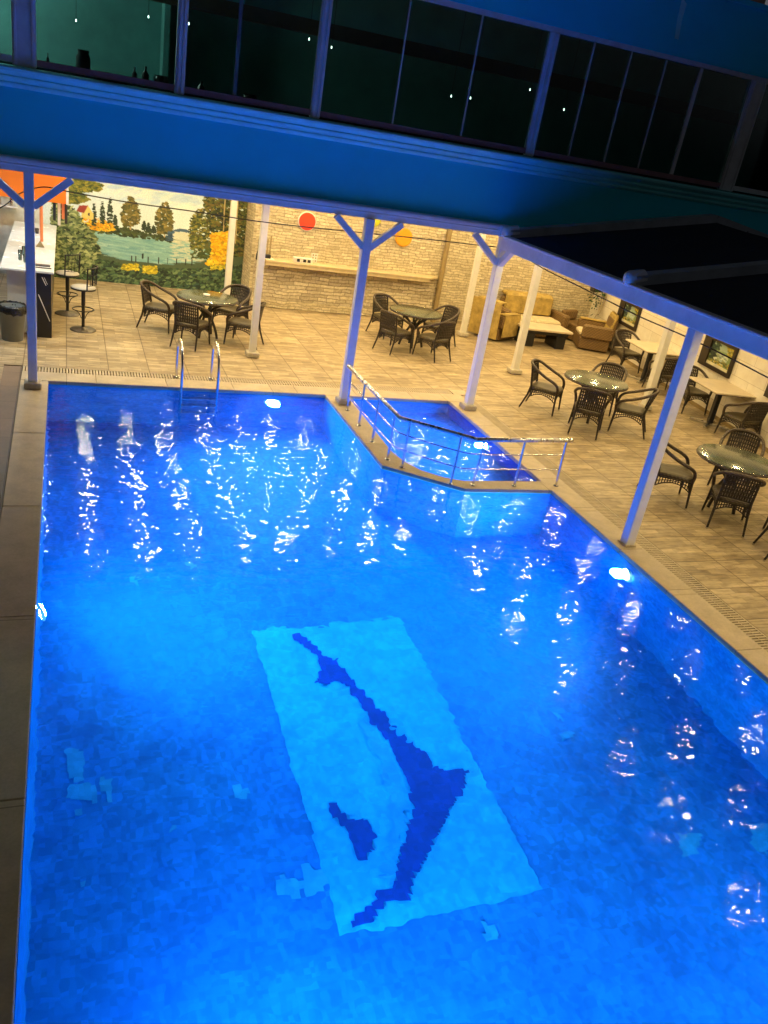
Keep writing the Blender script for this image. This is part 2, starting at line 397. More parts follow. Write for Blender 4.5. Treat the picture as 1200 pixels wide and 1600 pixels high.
# ------------------------------------------------------------------ world
w = bpy.data.worlds.new("World"); S.world = w; w.use_nodes = True
wt = w.node_tree; bg = wt.nodes['Background']
sky = wt.nodes.new('ShaderNodeTexSky'); sky.sky_type = 'NISHITA'; sky.sun_disc = False
sky.sun_elevation = math.radians(-1.5); sky.sun_rotation = math.radians(20)
bwn = wt.nodes.new('ShaderNodeRGBToBW'); tint = wt.nodes.new('ShaderNodeMix'); tint.data_type = 'RGBA'; tint.blend_type = 'MULTIPLY'; tint.inputs[0].default_value = 1.; tint.inputs[7].default_value = (.95, .95, 1.05, 1)
wt.links.new(sky.outputs[0], bwn.inputs[0]); wt.links.new(bwn.outputs[0], tint.inputs[6]); wt.links.new(tint.outputs[2], bg.inputs['Color']); bg.inputs['Strength'].default_value = .15
S.view_settings.view_transform = 'Standard'; S.view_settings.look = 'None'; S.view_settings.exposure = 0; S.view_settings.gamma = 1
S.cycles.max_bounces = 10; S.cycles.diffuse_bounces = 4; S.cycles.glossy_bounces = 4; S.cycles.transparent_max_bounces = 16
S.cycles.caustics_reflective = False; S.cycles.caustics_refractive = True
S.cycles.sample_clamp_indirect = 4.0; S.cycles.use_denoising = True; S.cycles.denoising_prefilter = 'ACCURATE'
try: S.cycles.denoiser = 'OPENIMAGEDENOISE'
except Exception: pass

# ------------------------------------------------------------------ measuring helper: where a sight line of the photo meets a real surface
def at(px, py, z=None, X=None, Y=None):
    d = CF + CR*((px-600)/1282.57) - CU*((py-800)/1282.57)
    if z is not None: t = (z - CAM.z)/d.z
    elif X is not None: t = (X - CAM.x)/d.x
    else: t = (Y - CAM.y)/d.y
    return CAM + d*t

def below(px, py, z):
    # the same sight line, bent at the water level
    P = at(px, py, z=-.035); v = (P - CAM).normalized(); e = 1/1.333; c = -v.z
    T = v*e + Vector((0, 0, 1))*(e*c - math.sqrt(1 - e*e*(1-c*c)))
    return P + T*((z - P.z)/T.z)
# ------------------------------------------------------------------ dimensions
XL, XR, YF, YN = -.24, 6.03, 12.03, -.6          # pool edge
WZ, PD, KD = -.035, -1.52, -.6                    # water level, pool depth, wading pool depth
FY = 11.8                                         # upper facade plane
DIV_O = [(3.84, YF), (3.86, 9.25), (4.76, 8.54), (XR, 8.52)]           # main pool side of the divider
DIV_I = [(4.22, YF), (4.17, 9.75), (4.22, 9.45), (4.36, 9.12), (4.60, 8.90), (4.84, 8.79), (XR, 8.80)]  # wading pool side

# ================================================================== SETTING
def structure(o): o['kind'] = 'structure'; return o
g = MB()
for a, b in (((-9, -6), (-.85, 20)), ((-.85, 12.70), (13.5, 20)), ((6.60, -6), (13.5, 12.70)), ((-.85, -6), (6.60, -1.1))):
    g.box((a[0], a[1], -.25), (b[0], b[1], 0))
structure(g.build('deck', M['deck']))
structure(MB().box((-60, -60, -3.2), (70, 90, -3.0)).build('ground', plain('dark ground', (.03, .03, .03, 1), .9)))
structure(MB().box((-.85, -1.1, -.25), (-.605, 12.70, -.012)).build('shaded_grate_strip', M['shaded_strip']))

c = MB()
def slabs_y(x0, x1, y0, y1, step):
    y = y0
    while y < y1 - .01:
        e = min(y + step, y1); c.bbox((x0, y + .002, -.054), (x1, e - .002, .012), .006); y = e
def slabs_x(x0, x1, y0, y1, step):
    x = x0
    while x < x1 - .01:
        e = min(x + step, x1); c.bbox((x + .002, y0, -.054), (e - .002, y1, .012), .006); x = e
slabs_y(-.60, XL, .08, YF, 1.99); slabs_y(-.60, XL, YN - .5, .08, 1.2)
slabs_x(-.60, 6.42, YF, 12.42, 1.0)
slabs_y(XR, 6.36, YN - .5, YF, 1.0)
slabs_x(XL, XR, YN - .5, YN, 1.0)
structure(c.build('coping', M['coping']))
dv = MB(); dv.prism(DIV_O + DIV_I[::-1], -.054, .010)
structure(dv.build('pool_divider', M['coping']))

# drainage grates
def grate(label, x0, y0, x1, y1, along):
    r = thing('drain_grate', label, 'drain grate', (x0, y0, 0), 0, 'drain grates round the pool')
    b = MB(); b.box((x0, y0, -.2), (x1, y1, -.05)); b.build('channel', M['black_block'], r)
    b = MB()
    if along == 'x':
        for yy in (y0, y1 - .02): b.box((x0, yy, -.03), (x1, yy + .02, .002))
        n = int((x1-x0)/.042)
        for i in range(n): b.box((x0 + i*.042 + .008, y0 + .02, -.028), (x0 + i*.042 + .033, y1 - .02, 0.))
        b.box((x0, (y0+y1)/2-.008, -.03), (x1, (y0+y1)/2+.008, -.004))
    else:
        for xx in (x0, x1 - .02): b.box((xx, y0, -.03), (xx + .02, y1, .002))
        n = int((y1-y0)/.042)
        for i in range(n): b.box((x0 + .02, y0 + i*.042 + .008, -.028), (x1 - .02, y0 + i*.042 + .033, 0.))
        b.box(((x0+x1)/2-.008, y0, -.03), ((x0+x1)/2+.008, y1, -.004))
    b.build('slats', plain('grate plastic', (.52, .43, .30, 1), .5, 0, .15, 5, 0, 30, .2), r)
grate('slatted beige drain grate along the far edge of the pool', -.60, 12.424, 6.30, 12.69, 'x')
grate('slatted beige drain grate along the long right side of the pool', 6.364, YN - .5, 6.595, 12.42, 'y')
MBx = MB().box((6.30, 12.424, -.2), (6.598, 12.69, .006)); structure(MBx.build('coping', M['coping']))

# pool shells
pool = structure(thing('swimming_pool', 'large blue mosaic swimming pool with underwater lights and pale motif panel', 'pool', (XL, YN, 0)))
def shell(poly, depth, floor_name, wall_name, parent, mf, mw, top=0.0):
    n = len(poly)
    MB().add([(x, y, depth) for x, y in poly], [tuple(range(n))]).build(floor_name, mf, parent)
    b = MB(); cen = Vector((sum(p[0] for p in poly)/n, sum(p[1] for p in poly)/n))
    for i in range(n):
        a0, a1 = Vector(poly[i]), Vector(poly[(i+1) % n]); nn = Vector((-(a1-a0).y, (a1-a0).x)).normalized()*.003
        x0, y0 = a0 + nn; x1, y1 = a1 + nn
        b.quad((x1, y1, depth), (x0, y0, depth), (x0, y0, top), (x1, y1, top))
    b.build(wall_name, mw, parent)
main_poly = [(XL, YN), (XR, YN)] + DIV_O[::-1] + [(XL, YF)]
kid_poly = [(XR, 8.80), (XR, YF)] + DIV_I[:-1]
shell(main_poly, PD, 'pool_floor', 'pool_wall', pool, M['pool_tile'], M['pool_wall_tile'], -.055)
wade = structure(thing('wading_pool', 'small shallow blue corner pool behind curved handrail', 'pool', (4.2, 8.8, 0)))
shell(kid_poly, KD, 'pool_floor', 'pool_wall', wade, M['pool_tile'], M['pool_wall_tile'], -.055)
# a step along the far side of the wading pool
for poly_, d_ in ((main_poly, PD), (kid_poly, KD)):
    n = len(poly_); wt_ = MB(); top = [(x, y, WZ) for x, y in poly_]; bot = [(x, y, d_ - .03) for x, y in poly_]
    cx = sum(p[0] for p in poly_)/n; cy = sum(p[1] for p in poly_)/n
    wt_.add(top + bot, [tuple(range(n))], False, 0)
    wt_.add(top + bot, [tuple(range(2*n-1, n-1, -1))] + [(i, n+i, n+(i+1) % n, (i+1) % n) for i in range(n)], False, 1)
    o = wt_.build('water', [M['water'], M['water_side']]); structure(o)
    bm2_ = bmesh.new(); bm2_.from_mesh(o.data); bmesh.ops.remove_doubles(bm2_, verts=bm2_.verts, dist=1e-5); bmesh.ops.recalc_face_normals(bm2_, faces=bm2_.faces); bm2_.to_mesh(o.data); bm2_.free()

def jag(poly, step=.05, amp=.022, seed=1):
    rr = random.Random(seed); out = []
    for i in range(len(poly)):
        a, b = Vector(poly[i]), Vector(poly[(i+1) % len(poly)]); L = (b-a).length; k = max(1, int(L/step)); nrm = Vector((-(b-a).y, (b-a).x)).normalized() if L > 0 else Vector((0, 0))
        for j in range(k): out.append(tuple(a + (b-a)*(j/k) + nrm*rr.uniform(-amp, amp)))
    return out
def tiled(poly, z, s=.04):
    # a motif laid in square tiles on the same grid as the floor
    b = MB(); xs = [p[0] for p in poly]; ys = [p[1] for p in poly]; n_ = len(poly); idx = {}
    def vid(i, j):
        if (i, j) not in idx: idx[(i, j)] = len(b.v); b.v.append((i*s, j*s, z))
        return idx[(i, j)]
    for i in range(int(math.floor(min(xs)/s)), int(max(xs)/s) + 1):
        for j in range(int(math.floor(min(ys)/s)), int(max(ys)/s) + 1):
            x, y = (i+.5)*s, (j+.5)*s; ins = False
            for k in range(n_):
                (a, c_), (e, f) = poly[k], poly[(k+1) % n_]
                if (c_ > y) != (f > y) and x < (e-a)*(y-c_)/(f-c_) + a: ins = not ins
            if ins: b.f.append([vid(i, j), vid(i+1, j), vid(i+1, j+1), vid(i, j+1)]); b.sm.append(False); b.mi.append(0)
    return b
def flr(pts, z=PD): return [(lambda p: (p.x, p.y))(below(x, y, z)) for x, y in pts]
mosaic = thing('floor_mosaic', 'pale blue rectangle with leaping navy dolphin on the pool floor', 'mosaic', (1.9, 3.7, PD))
tiled([(1.75, 3.47), (3.37, 3.49), (3.39, 6.91), (1.77, 6.89)], PD + .003).build('panel', M['panel_tile'], mosaic)
dol = [(455,995),(470,992),(484,1003),(500,1018),(522,1030),(538,1046),(552,1066),(572,1090),(596,1112),(618,1140),(642,1162),(664,1178),(672,1196),(700,1204),(736,1200),(728,1226),(712,1250),(694,1276),(682,1304),(668,1338),(652,1370),(640,1402),(614,1412),(596,1420),(578,1442),(550,1454),(554,1438),(578,1420),(590,1404),(584,1388),(600,1392),(616,1386),(622,1350),(634,1310),(644,1270),(640,1232),(626,1196),(606,1160),(584,1128),(562,1098),(545,1074),(526,1064),(512,1072),(492,1070),(502,1046),(494,1024),(476,1010)]
tiled(flr(dol), PD + .009).build('dolphin', M['navy_tile'], mosaic)
fin = [(512,1252),(524,1252),(536,1268),(552,1278),(570,1280),(586,1298),(584,1318),(572,1338),(558,1346),(552,1318),(540,1294),(518,1276)]
tiled(flr(fin), PD + .009).build('fin', M['navy_tile'], mosaic)
belly = [(556,1104),(580,1132),(602,1166),(620,1200),(634,1236),(638,1272),(628,1310),(616,1350),(612,1380),(596,1376),(600,1330),(612,1290),(606,1240),(590,1190),(570,1150)]
tiled(flr(belly), PD + .006).build('belly', M['pale_motif'], mosaic)
for k, (x0, y0, x1, y1) in enumerate([(105,1175,131,1218),(105,1226,150,1250),(157,1217,176,1247),(365,1230,385,1251),(434,1370,472,1399),(468,1356,508,1394),(205,903,222,917),(290,880,305,890),(865,1113,882,1126),(875,1144,897,1157),(750,1442,776,1476),(1062,1300,1094,1342),(1172,1285,1204,1330),(115,1262,122,1268),(124,1380,132,1392),(268,1290,276,1298)]):
    tiled(jag(flr([(x0, y0), (x1, y0+3), (x1-2, y1), (x0+3, y1-2)]), .06, .02, 20+k), PD + .0032 + .0002*k).build('tile_patch', M['patch_tile'], pool)

# underwater lights
def pool_light(label, p, d, power, col=(.05, .40, 1.), size=168):
    d = Vector(d).normalized(); r = thing('pool_light', label, 'pool light', p, 0, 'underwater pool lights')
    Mx = d.to_track_quat('Z', 'Y').to_matrix()
    b = MB(); b.lathe([(.135, 0), (.135, .02), (.11, .032), (.10, .03)], p, 24, Mx); b.build('ring', M['white_paint'], r)
    b = MB(); b.lathe([(.10, .0), (.10, .028), (.07, .045), (0.0, .052)], p, 24, Mx); b.build('lens', M['pool_lens'], r)
    ld = bpy.data.lights.new('pool_lamp', 'SPOT'); ld.energy = power; ld.color = col; ld.spot_size = math.radians(size); ld.spot_blend = 1.; ld.shadow_soft_size = .09
    lo = bpy.data.objects.new('pool_lamp', ld); COL.objects.link(lo); lo.parent = r
    lo.location = d*.12; lo.rotation_euler = d.to_track_quat('-Z', 'Y').to_euler()
PW = 2200
pool_light('glowing round pool light under water in the left pool wall', (XL, 6.6, -.55), (1, .30, .12), PW*.34)
pool_light('bright white round pool light near the surface of the long right pool wall', (XR, 6.64, -.36), (-1, .30, .08), PW)
pool_light('bright white round pool light in the far pool wall right of the ladder', (3.0, YF, -.36), (0, -1, .10), PW)
pool_light('small round light in the right wall of the wading pool', (XR, 10.45, -.38), (-1, .1, .05), PW*1.5, size=172)
pool_light('round pool light in the left pool wall nearest the camera', (XL, 1.6, -.5), (1, .2, .12), PW)
pool_light('round pool light in the right pool wall nearest the camera', (XR, 1.4, -.3), (-1, .2, .12), PW*.15)
pool_light('round pool light in the near end wall of the pool', (3.6, YN, -.3), (0, 1, .12), PW*.22)

# ================================================================== UPPER BUILDING
bld = thing('building', 'blue lit upper storey with glazed balcony above the terrace', 'building', (0, FY, 2.8))
def extrude_x(prof, x0, x1, y, name, mat, parent):
    n = len(prof); b = MB()
    vs = [(x0, y + a, z) for a, z in prof] + [(x1, y + a, z) for a, z in prof]
    fs = [(i, (i+1) % n, n+(i+1) % n, n+i) for i in range(n)] + [tuple(range(n-1, -1, -1)), tuple(range(n, 2*n))]
    b.add(vs, fs); return b.build(name, mat, parent)
BX0, BX1 = -5, 19
MB().box((BX0, FY, 2.90), (BX1, FY + .15, 3.70)).build('apron', M['facade'], bld)
extrude_x([(.15, 3.69), (0, 3.69), (-.05, 3.72), (-.055, 3.74), (-.035, 3.75), (-.095, 3.79), (-.10, 3.81), (-.08, 3.82), (-.15, 3.87), (-.16, 3.90), (-.14, 3.905), (-.14, 3.917), (.15, 3.93)], BX0, BX1, FY, 'cornice', M['cornice'], bld)
MB().box((BX0, FY - .06, 5.60), (BX1, FY + .15, 6.43)).build('head_band', M['facade'], bld)
MB().box((BX0, FY - .10, 6.43), (BX1, FY + 6, 6.50)).build('roof', M['facade'], bld)
MB().box((BX0, FY - .045, 5.535), (BX1, FY + .06, 5.598)).build('head_rail', M['mullion'], bld)
MB().box((BX0, FY + .152, 2.94), (BX1, 19.2, 3.10)).build('terrace_ceiling', M['ceiling'], bld)
MB().box((BX0, FY + .152, 3.60), (BX1, 16.0, 3.66)).build('room_floor', M['room_floor'], bld)
MB().box((BX0, 14.2, 3.66), (BX1, 14.3, 6.2)).build('room_wall', M['teal_wall'], bld)
MB().box((BX0, FY + .152, 6.2), (BX1, 16.0, 6.28)).build('room_ceiling', M['room_floor'], bld)
MB().box((.9, 13.0, 4.98), (BX1, 13.16, 5.16)).build('ceiling_beam', M['brown_beam'], bld)
MB().box((BX0 + .01, FY + .16, 3.66), (BX0 + .1, 14.19, 6.19)).build('room_wall', M['teal_wall'], bld)
MB().box((1.30, 13.75, 3.66), (1.38, 14.19, 6.19)).build('room_wall', M['teal_wall'], bld)  # partition stub added so less lamp light reaches the second bay
MB().box((BX0, FY + .06, 3.931), (BX1, FY + .30, 3.955)).build('window_sill', M['silhouette'], bld)
# windows between the main posts
edges = [(-3.0, -2.8), (-.58, -.32), (1.27, 1.39), (3.03, 3.16), (6.31, 6.45), (9.95, 10.22), (13.4, 13.6)]
for a, b in edges:
    p = MB(); mid = (a+b)/2
    p.bbox((a, FY - .05, 3.932), (b, FY + .05, 5.534), .012)
    p.bbox((a + .02, FY - .075, 3.94), (a + .05, FY - .052, 5.53), .004); p.bbox((b - .05, FY - .075, 3.94), (b - .02, FY - .052, 5.53), .004)
    p.build('mullion', M['mullion'], bld)
joints = {0: [-1.7], 1: [], 2: [2.02], 3: [4.20, 5.25], 4: [7.05, 7.69, 8.32, 8.97], 5: [11.2, 12.3]}
for i in range(len(edges)-1):
    x0, x1 = edges[i][1], edges[i+1][0]; cuts = [x0] + joints[i] + [x1]
    fr = MB(); fr.bbox((x0 + .003, FY - .035, 3.956), (x1 - .003, FY + .03, 4.03), .006)
    wn = fr.build('window', M['red_lit'] if i in (1, 2, 3, 4) else M['mullion'], bld)
    for j in range(len(cuts)-1):
        MB().box((cuts[j] + .004, FY + .0, 4.03), (cuts[j+1] - .004, FY + .012, 5.534)).build('pane', M['window_glass'], wn)
    for xj in joints[i]:
        wj = .03 if abs(xj - 8.97) < .01 else (.022 if i == 2 else .009)
        MB().box((xj - wj, FY - .014, 4.031), (xj + wj, FY + .022, 5.533)).build('glazing_joint', M['dark_joint'] if i == 2 else (M['mullion'] if abs(xj-8.97) < .01 else M['pale_joint']), wn)
dq = [at(x, y, Y=FY - .06) for x, y in [(1066,-4),(1073,6),(1066,30),(1060,62),(1054,60),(1058,30)]]
db = MB(); db.add([(p.x, FY - .0602, p.z) for p in dq] + [(p.x, FY - .0635, p.z) for p in dq], [tuple(range(5, -1, -1)), tuple(range(6, 12))] + [(i, (i+1) % 6, 6+(i+1) % 6, 6+i) for i in range(6)])
db.build('paint_drip', M['cornice'], bld)
# set-back block on the roof
rb = MB(); rb.box((7.6, FY + .3, 6.501), (10.0, FY + 2.2, 9.0)); rb.build('roof_block', M['pink_wall'], bld)
# dim lamp in the room
def mesh_lamp(name, label, cat, p, r, h, mat, group=None, drop=.0):
    t = thing(name, label, cat, p, 0, group)
    MB().lathe([(r*1.35, h), (r*1.35, .0), (r*1.1, -.012), (r, -.010), (r, .0)], p, 20, caps=False).build('ring', M['lamp_ring'], t)
    MB().lathe([(0, -.004), (r*1.02, -.004)], p, 20).build('lens', mat, t)
    if group:
        warm = mat is not M['lamp_cool']; sl = bpy.data.lights.new('lamp_beam', 'SPOT'); sl.energy = (46 if p[1] > 9 else 27) if warm else 36; sl.color = (1, .73, .31) if warm else (.80, .96, 1)
        sl.spot_size = math.radians(168); sl.spot_blend = .5; sl.shadow_soft_size = .05
        so = bpy.data.objects.new('lamp_beam', sl); COL.objects.link(so); so.parent = t; so.location = (0, 0, -.02)
    if drop: MB().lathe([(.012, h), (.012, h + drop)], p, 8).build('stem', M['lamp_ring'], t)
    return t
rl = thing('room_lamp', 'round ceiling lamp inside the left end of the glazed balcony', 'ceiling lamp', (-2.3, 12.9, 6.1))
MB().lathe([(.0, 5.98), (.12, 5.99), (.17, 6.05), (.18, 6.195)], (-2.3, 12.9, 0), 20).build('shade', emit('room lamp glow', (.75, 1, .9, 1), 230), rl)
# ware on the window sill
def jar(x, y, r, h, kind, label):
    z = 3.956
    prof = {'jar': [(r*.7, 0), (r, h*.15), (r, h*.7), (r*.75, h*.86), (r*.8, h)], 'bottle': [(r, 0), (r, h*.6), (r*.35, h*.78), (r*.35, h), (0, h)], 'bowl': [(r*.5, 0), (r, h*.5), (r*.9, h), (r*.7, h)]}[kind]
    b = MB().lathe([(a, z + q) for a, q in prof], (x, y, 0), 16); o = b.build(kind, M['silhouette']); tag(o, label, kind, 'ware on the window sill')
jar(.20, FY + .18, .085, .27, 'jar', 'large rounded dark jar on the sill of the bright teal window')
jar(.80, FY + .18, .03, .19, 'bottle', 'slim dark bottle on the teal window sill, left of a pair')
jar(.93, FY + .18, .045, .22, 'bottle', 'thicker dark bottle on the teal window sill, right of a pair')
jar(1.12, FY + .18, .09, .15, 'bowl', 'wide dark bowl on the teal window sill beside the mullion')
jar(-.20, FY + .18, .018, .17, 'bottle', 'very thin dark bottle at the left end of the teal window sill')
jar(1.62, FY + .18, .045, .17, 'bottle', 'dark bottle on the sill just right of the first mullion')
jar(2.25, FY + .18, .10, .12, 'bowl', 'wide low dark bowl on the sill in the dim second window')
for i, (px_, py_, lb) in enumerate([(119,33,'added yellow bulb for a lamp reflection in the bright teal window'),(295,38,'added white bulb for a lamp reflection just right of the first mullion'),(483,62,'added bulb for a lamp reflection just left of the bright blue mullion'),(518,75,'added bulb for a lamp reflection just right of the bright blue mullion'),(705,151,'left one of two tiny bulbs added for lamp reflections beside the second thin glass joint'),(735,154,'right one of two tiny bulbs added for lamp reflections beside the second thin glass joint'),(828,141,'added bulb for a lamp reflection just left of the wide blue mullion in the dark windows'),(881,172,'added bulb for a lamp reflection in the dark window right of the wide blue mullion'),(232,27,'tiny white bulb added for a lamp reflection at upper right of the teal window')]):
    p = at(px_, py_, Y=12.9)
    t = thing('reflection_bulb', lb, 'bulb', p, 0, 'bulbs added for lamp reflections in the glass')  # bulb added to stand for a lamp reflected in the glass
    MB().lathe([(0, -.009), (.005, -.005), (.006, 0), (.005, .008), (.004, .022)], p, 10).build('bulb', M['bulb'], t)
    MB().tube([p + Vector((0, 0, .022)), (p.x, p.y, 6.19)], .003, 5).build('wire', M['cable'], t)

# edge beams
bm_ = thing('edge_beam', 'lavender moulded beam across the front of the terrace on the far pool edge', 'beam', (0, 11.7, 2.78))
extrude_x([(-.07, 2.78), (.07, 2.78), (.07, 2.938), (-.03, 2.938), (-.075, 2.93), (-.085, 2.915), (-.085, 2.885), (-.07, 2.875), (-.07, 2.868), (-.08, 2.86), (-.08, 2.85), (-.07, 2.842)], BX0, 6.29, 11.729, 'moulding', M['white_paint'], bm_)
bm2 = thing('edge_beam', 'pale blue beam along the front of the black canopy on the right', 'beam', (6.22, 6, 2.6))
b = MB(); b.bbox((6.15, -1, 2.60), (6.285, 11.625, 2.77), .008); b.build('rail', M['white_paint'], bm2)
MB().bbox((6.10, 11.63, 2.772), (6.42, 11.798, 2.936), .006).build('corner_cap', M['white_paint'], bm2)
b = MB(); b.bbox((6.12, -1, 2.772), (6.26, 11.625, 2.805), .008); b.build('gutter', M['white_paint'], bm2)

# ================================================================== CANOPY
cn = thing('canopy', 'black fabric pitched canopy with grey rafters over the right terrace', 'canopy', (6.2, 6, 2.8))
prof = [(6.262, 2.80), (9.85, 3.45), (12.7, 3.02)]
b = MB()
for i in range(2):
    (xa, za), (xb, zb) = prof[i], prof[i+1]
    n_ = 8 if i == 0 else 6
    for k in range(n_):
        u, v = k/n_, (k+1)/n_
        for Y0, Y1 in ((-1, 1.9), (1.9, 5.1), (5.1, 8.32), (8.32, 11.56), (11.56, 11.79)):
            for q in range(4):
                ya, yb = Y0 + (Y1-Y0)*q/4, Y0 + (Y1-Y0)*(q+1)/4
                sg = lambda y: -min(.05, (Y1-Y0)*.02)*math.sin(PI*(y-Y0)/(Y1-Y0))
                P = [(xa+(xb-xa)*u, ya, za+(zb-za)*u + sg(ya)), (xa+(xb-xa)*v, ya, za+(zb-za)*v + sg(ya)), (xa+(xb-xa)*v, yb, za+(zb-za)*v + sg(yb)), (xa+(xb-xa)*u, yb, za+(zb-za)*u + sg(yb))]
                b.add(P + [(x, y, z-.012) for x, y, z in P], [(0,1,2,3), (7,6,5,4)], True)
b.build('fabric', M['black_fabric'], cn)
for Y in (-.9, 1.9, 5.1, 8.32, 11.56):
    b = MB(); b.bar((6.2, Y, 2.84), (9.85, Y, 3.50), .19, .12); b.bar((9.85, Y, 3.498), (12.68, Y, 3.07), .19, .118)
    r = b.build('rafter', M['rafter'], cn)
    d = Vector((-1, 0, -.18)).normalized(); Mx = d.to_track_quat('Z', 'Y').to_matrix()
    MB().lathe([(.098, -.16), (.10, .02), (.088, .055), (.055, .078), (0, .088)], (6.19, Y, 2.85), 16, Mx).build('end_cap', M['white_paint'], r)

# ================================================================== POSTS
def post(name, label, x, y, top, w=.11, mat='white_paint', braces=(), foot=.22, fh=.10, fmat='stone_cube'):
    t = thing(name, label, 'post', (x, y, 0), 0, 'posts of the terrace')
    b = MB(); b.bbox((x-w/2, y-w/2, fh*.5), (x+w/2, y+w/2, top), .006); b.build('shaft', M[mat], t)
    if foot: MB().bbox((x-foot/2, y-foot/2, .0125), (x+foot/2, y+foot/2, fh), .012).build('footing', M[fmat], t)
    for dx, dy in braces:
        MB().bar((x + dx*.05, y + dy*.05, top - .40), (x + dx*.50, y + dy*.50, top - .02), .085, .085).build('brace', M['white_paint'], t)
    return t
post('post', 'lavender post with two braces at the far left corner of the pool', -.43, 11.72, 2.78, .115, braces=((1, 0), (-1, 0)))
post('post', 'blue post with two braces where the curved handrail begins', 4.03, 11.66, 2.78, .125, braces=((1, 0), (-1, 0)), foot=.21)
post('post', 'pale corner post with two braces by the wading pool', 6.215, 11.68, 2.78, .125, braces=((-1, 0), (0, -1)), foot=.23)
post('post', 'tall blue and cream post of the canopy nearest the camera', 6.215, 7.03, 2.60, .125, foot=.17, fh=.03, fmat='coping')
post('post', 'pale post standing right of the round table nearest the bar', 3.03, 13.95, 2.94, .11, 'cream_paint')
post('post', 'cream post in front of the landscape mural', 3.06, 17.0, 2.94, .115, 'cream_paint')
post('post', 'cream post beside the left lounge armchair', 8.39, 16.76, 2.94, .115, 'cream_paint')
post('post', 'cream post in front of the black coffee table', 8.31, 14.02, 2.94, .125, 'cream_paint', foot=.24)
post('post', 'cream post behind the round table on the right, partly hidden by the blue post', 10.16, 12.17, 2.94, .13, 'cream_paint', foot=.2)
post('post', 'cream post of the canopy out at the right edge', 9.3, 4.0, 3.3, .125, 'cream_paint')

# cables
def cable(label, pts):
    o = MB().tube(smooth_path(pts, 6), .008, 6).build('cable', M['cable']); tag(o, label, 'cable')
cable('black cable sagging across the terrace just below the lavender beam', [at(x, y, Y=11.83) for x, y in [(-60,345),(0,325),(30,303),(60,293),(85,294),(110,300),(200,316),(300,330),(390,344),(480,355),(560,363),(650,372),(720,380),(784,387)]])
cable('black cable running below the pale blue canopy beam', [at(x, y, X=6.35) for x, y in [(792,388),(805,393),(850,420),(900,445),(950,470),(1000,495),(1080,530),(1200,590),(1400,700)]])

# ================================================================== CEILING LAMPS
k = 0
for i, x in enumerate((.38, 1.22, 2.05, 2.95, 3.70, 4.48, 5.28)):
    for j, y in enumerate((12.75, 14.45, 16.15, 17.75)):
        mesh_lamp('ceiling_light', 'round warm recessed lamp in the terrace ceiling', 'ceiling lamp', (x, y, 2.93), .055, .008, M['lamp_warm'], 'lamps of the terrace ceiling')
for x in (6.05, 7.45, 8.2, 9.4, 10.6, 11.7):
    for y in (12.9, 14.5, 16.1, 17.4):
        mesh_lamp('ceiling_light', 'round warm recessed lamp in the terrace ceiling', 'ceiling lamp', (x, y, 2.93), .055, .008, M['lamp_warm'], 'lamps of the terrace ceiling')
for x in (-2.2, -1.1, -.45):
    for y in (13.2, 15.2, 17.4):
        mesh_lamp('ceiling_light', 'round cool white recessed lamp above the bar', 'ceiling lamp', (x, y, 2.93), .05, .008, M['lamp_cool'], 'lamps above the bar')
for x in (6.75, 7.75, 9.0, 10.2):
    for y in (1.0, 2.8, 4.2, 5.4, 6.5, 8.0, 9.6, 11.1):
        if x > 10 and y < 3: continue
        zr = 2.80 + (min(x, 9.85) - 6.262)*.181
        mesh_lamp('ceiling_light', 'round warm lamp hanging under the black canopy', 'ceiling lamp', (x, y, 2.74), .05, .02, M['lamp_canopy'], 'lamps under the canopy', max(.02, zr - 2.80))

# ================================================================== TERRACE WALLS
WY = 18.0
sw = thing('stone_wall', 'long back wall of pale split face stone with a shelf on it', 'wall', (8, WY, 0))
MB().box((3.76, WY, .0), (12.6, WY + .2, 2.93)).build('stone_face', M['stone'], sw)
b = MB(); b.bbox((3.76, WY - .05, .0), (8.05, WY - .001, .98), .01); b.build('lower_course', M['stone_low'], sw)
b = MB(); b.bbox((3.76, WY - .09, .002), (8.05, WY - .052, .17), .01); b.build('plinth', M['stone'], sw)
MB().box((3.70, WY, 0), (3.759, 18.88, 2.93)).build('return_wall', M['stone_side'], sw)
MB().box((-6, 18.9, 0), (-.45, 19.0, 2.93)).build('plain_wall', plain('white wall', (.62, .66, .64, 1), .7), tag(thing('bar_wall', 'white wall behind the bar at the left edge', 'wall', (-3, 18.9, 0)), None))
MB().box((-6, 11.9, 0), (-5.9, 18.9, 2.93)).build('side_wall', plain('white side wall', (.62, .66, .64, 1), .7), thing('side_wall', 'white wall closing the bar end of the terrace', 'wall', (-6, 15, 0)))
sh = thing('wall_shelf', 'long oak shelf along the stone wall', 'shelf', (5.9, WY, .98))
b = MB(); b.bbox((3.95, WY - .34, 1.01), (7.75, WY - .001, 1.05), .006); b.add([(7.75, WY - .34, 1.01), (8.05, WY - .10, 1.01), (8.05, WY - .001, 1.01), (7.75, WY - .001, 1.01), (7.75, WY - .34, 1.05), (8.05, WY - .10, 1.05), (8.05, WY - .001, 1.05), (7.75, WY - .001, 1.05)], [(3,2,1,0), (4,5,6,7), (0,1,5,4), (1,2,6,5), (2,3,7,6), (3,0,4,7)])
b.build('board', M['shelf'], sh)
b = MB(); b.bbox((3.95, WY - .32, .94), (7.75, WY - .29, 1.008), .004); b.build('front_lip', M['shelf'], sh)
for x in (4.4, 5.6, 6.8): MB().bar((x, WY - .06, .985), (x, WY - .28, .985), .03, .04).build('bracket', M['shelf'], sh)
b = MB(); b.tube([(8.14, WY - .07, .0), (8.14, WY - .07, 2.92)], .06, 12); pp = b.build('downpipe', M['pipe']); tag(pp, 'brown vertical downpipe on the stone wall at the end of the shelf', 'pipe')

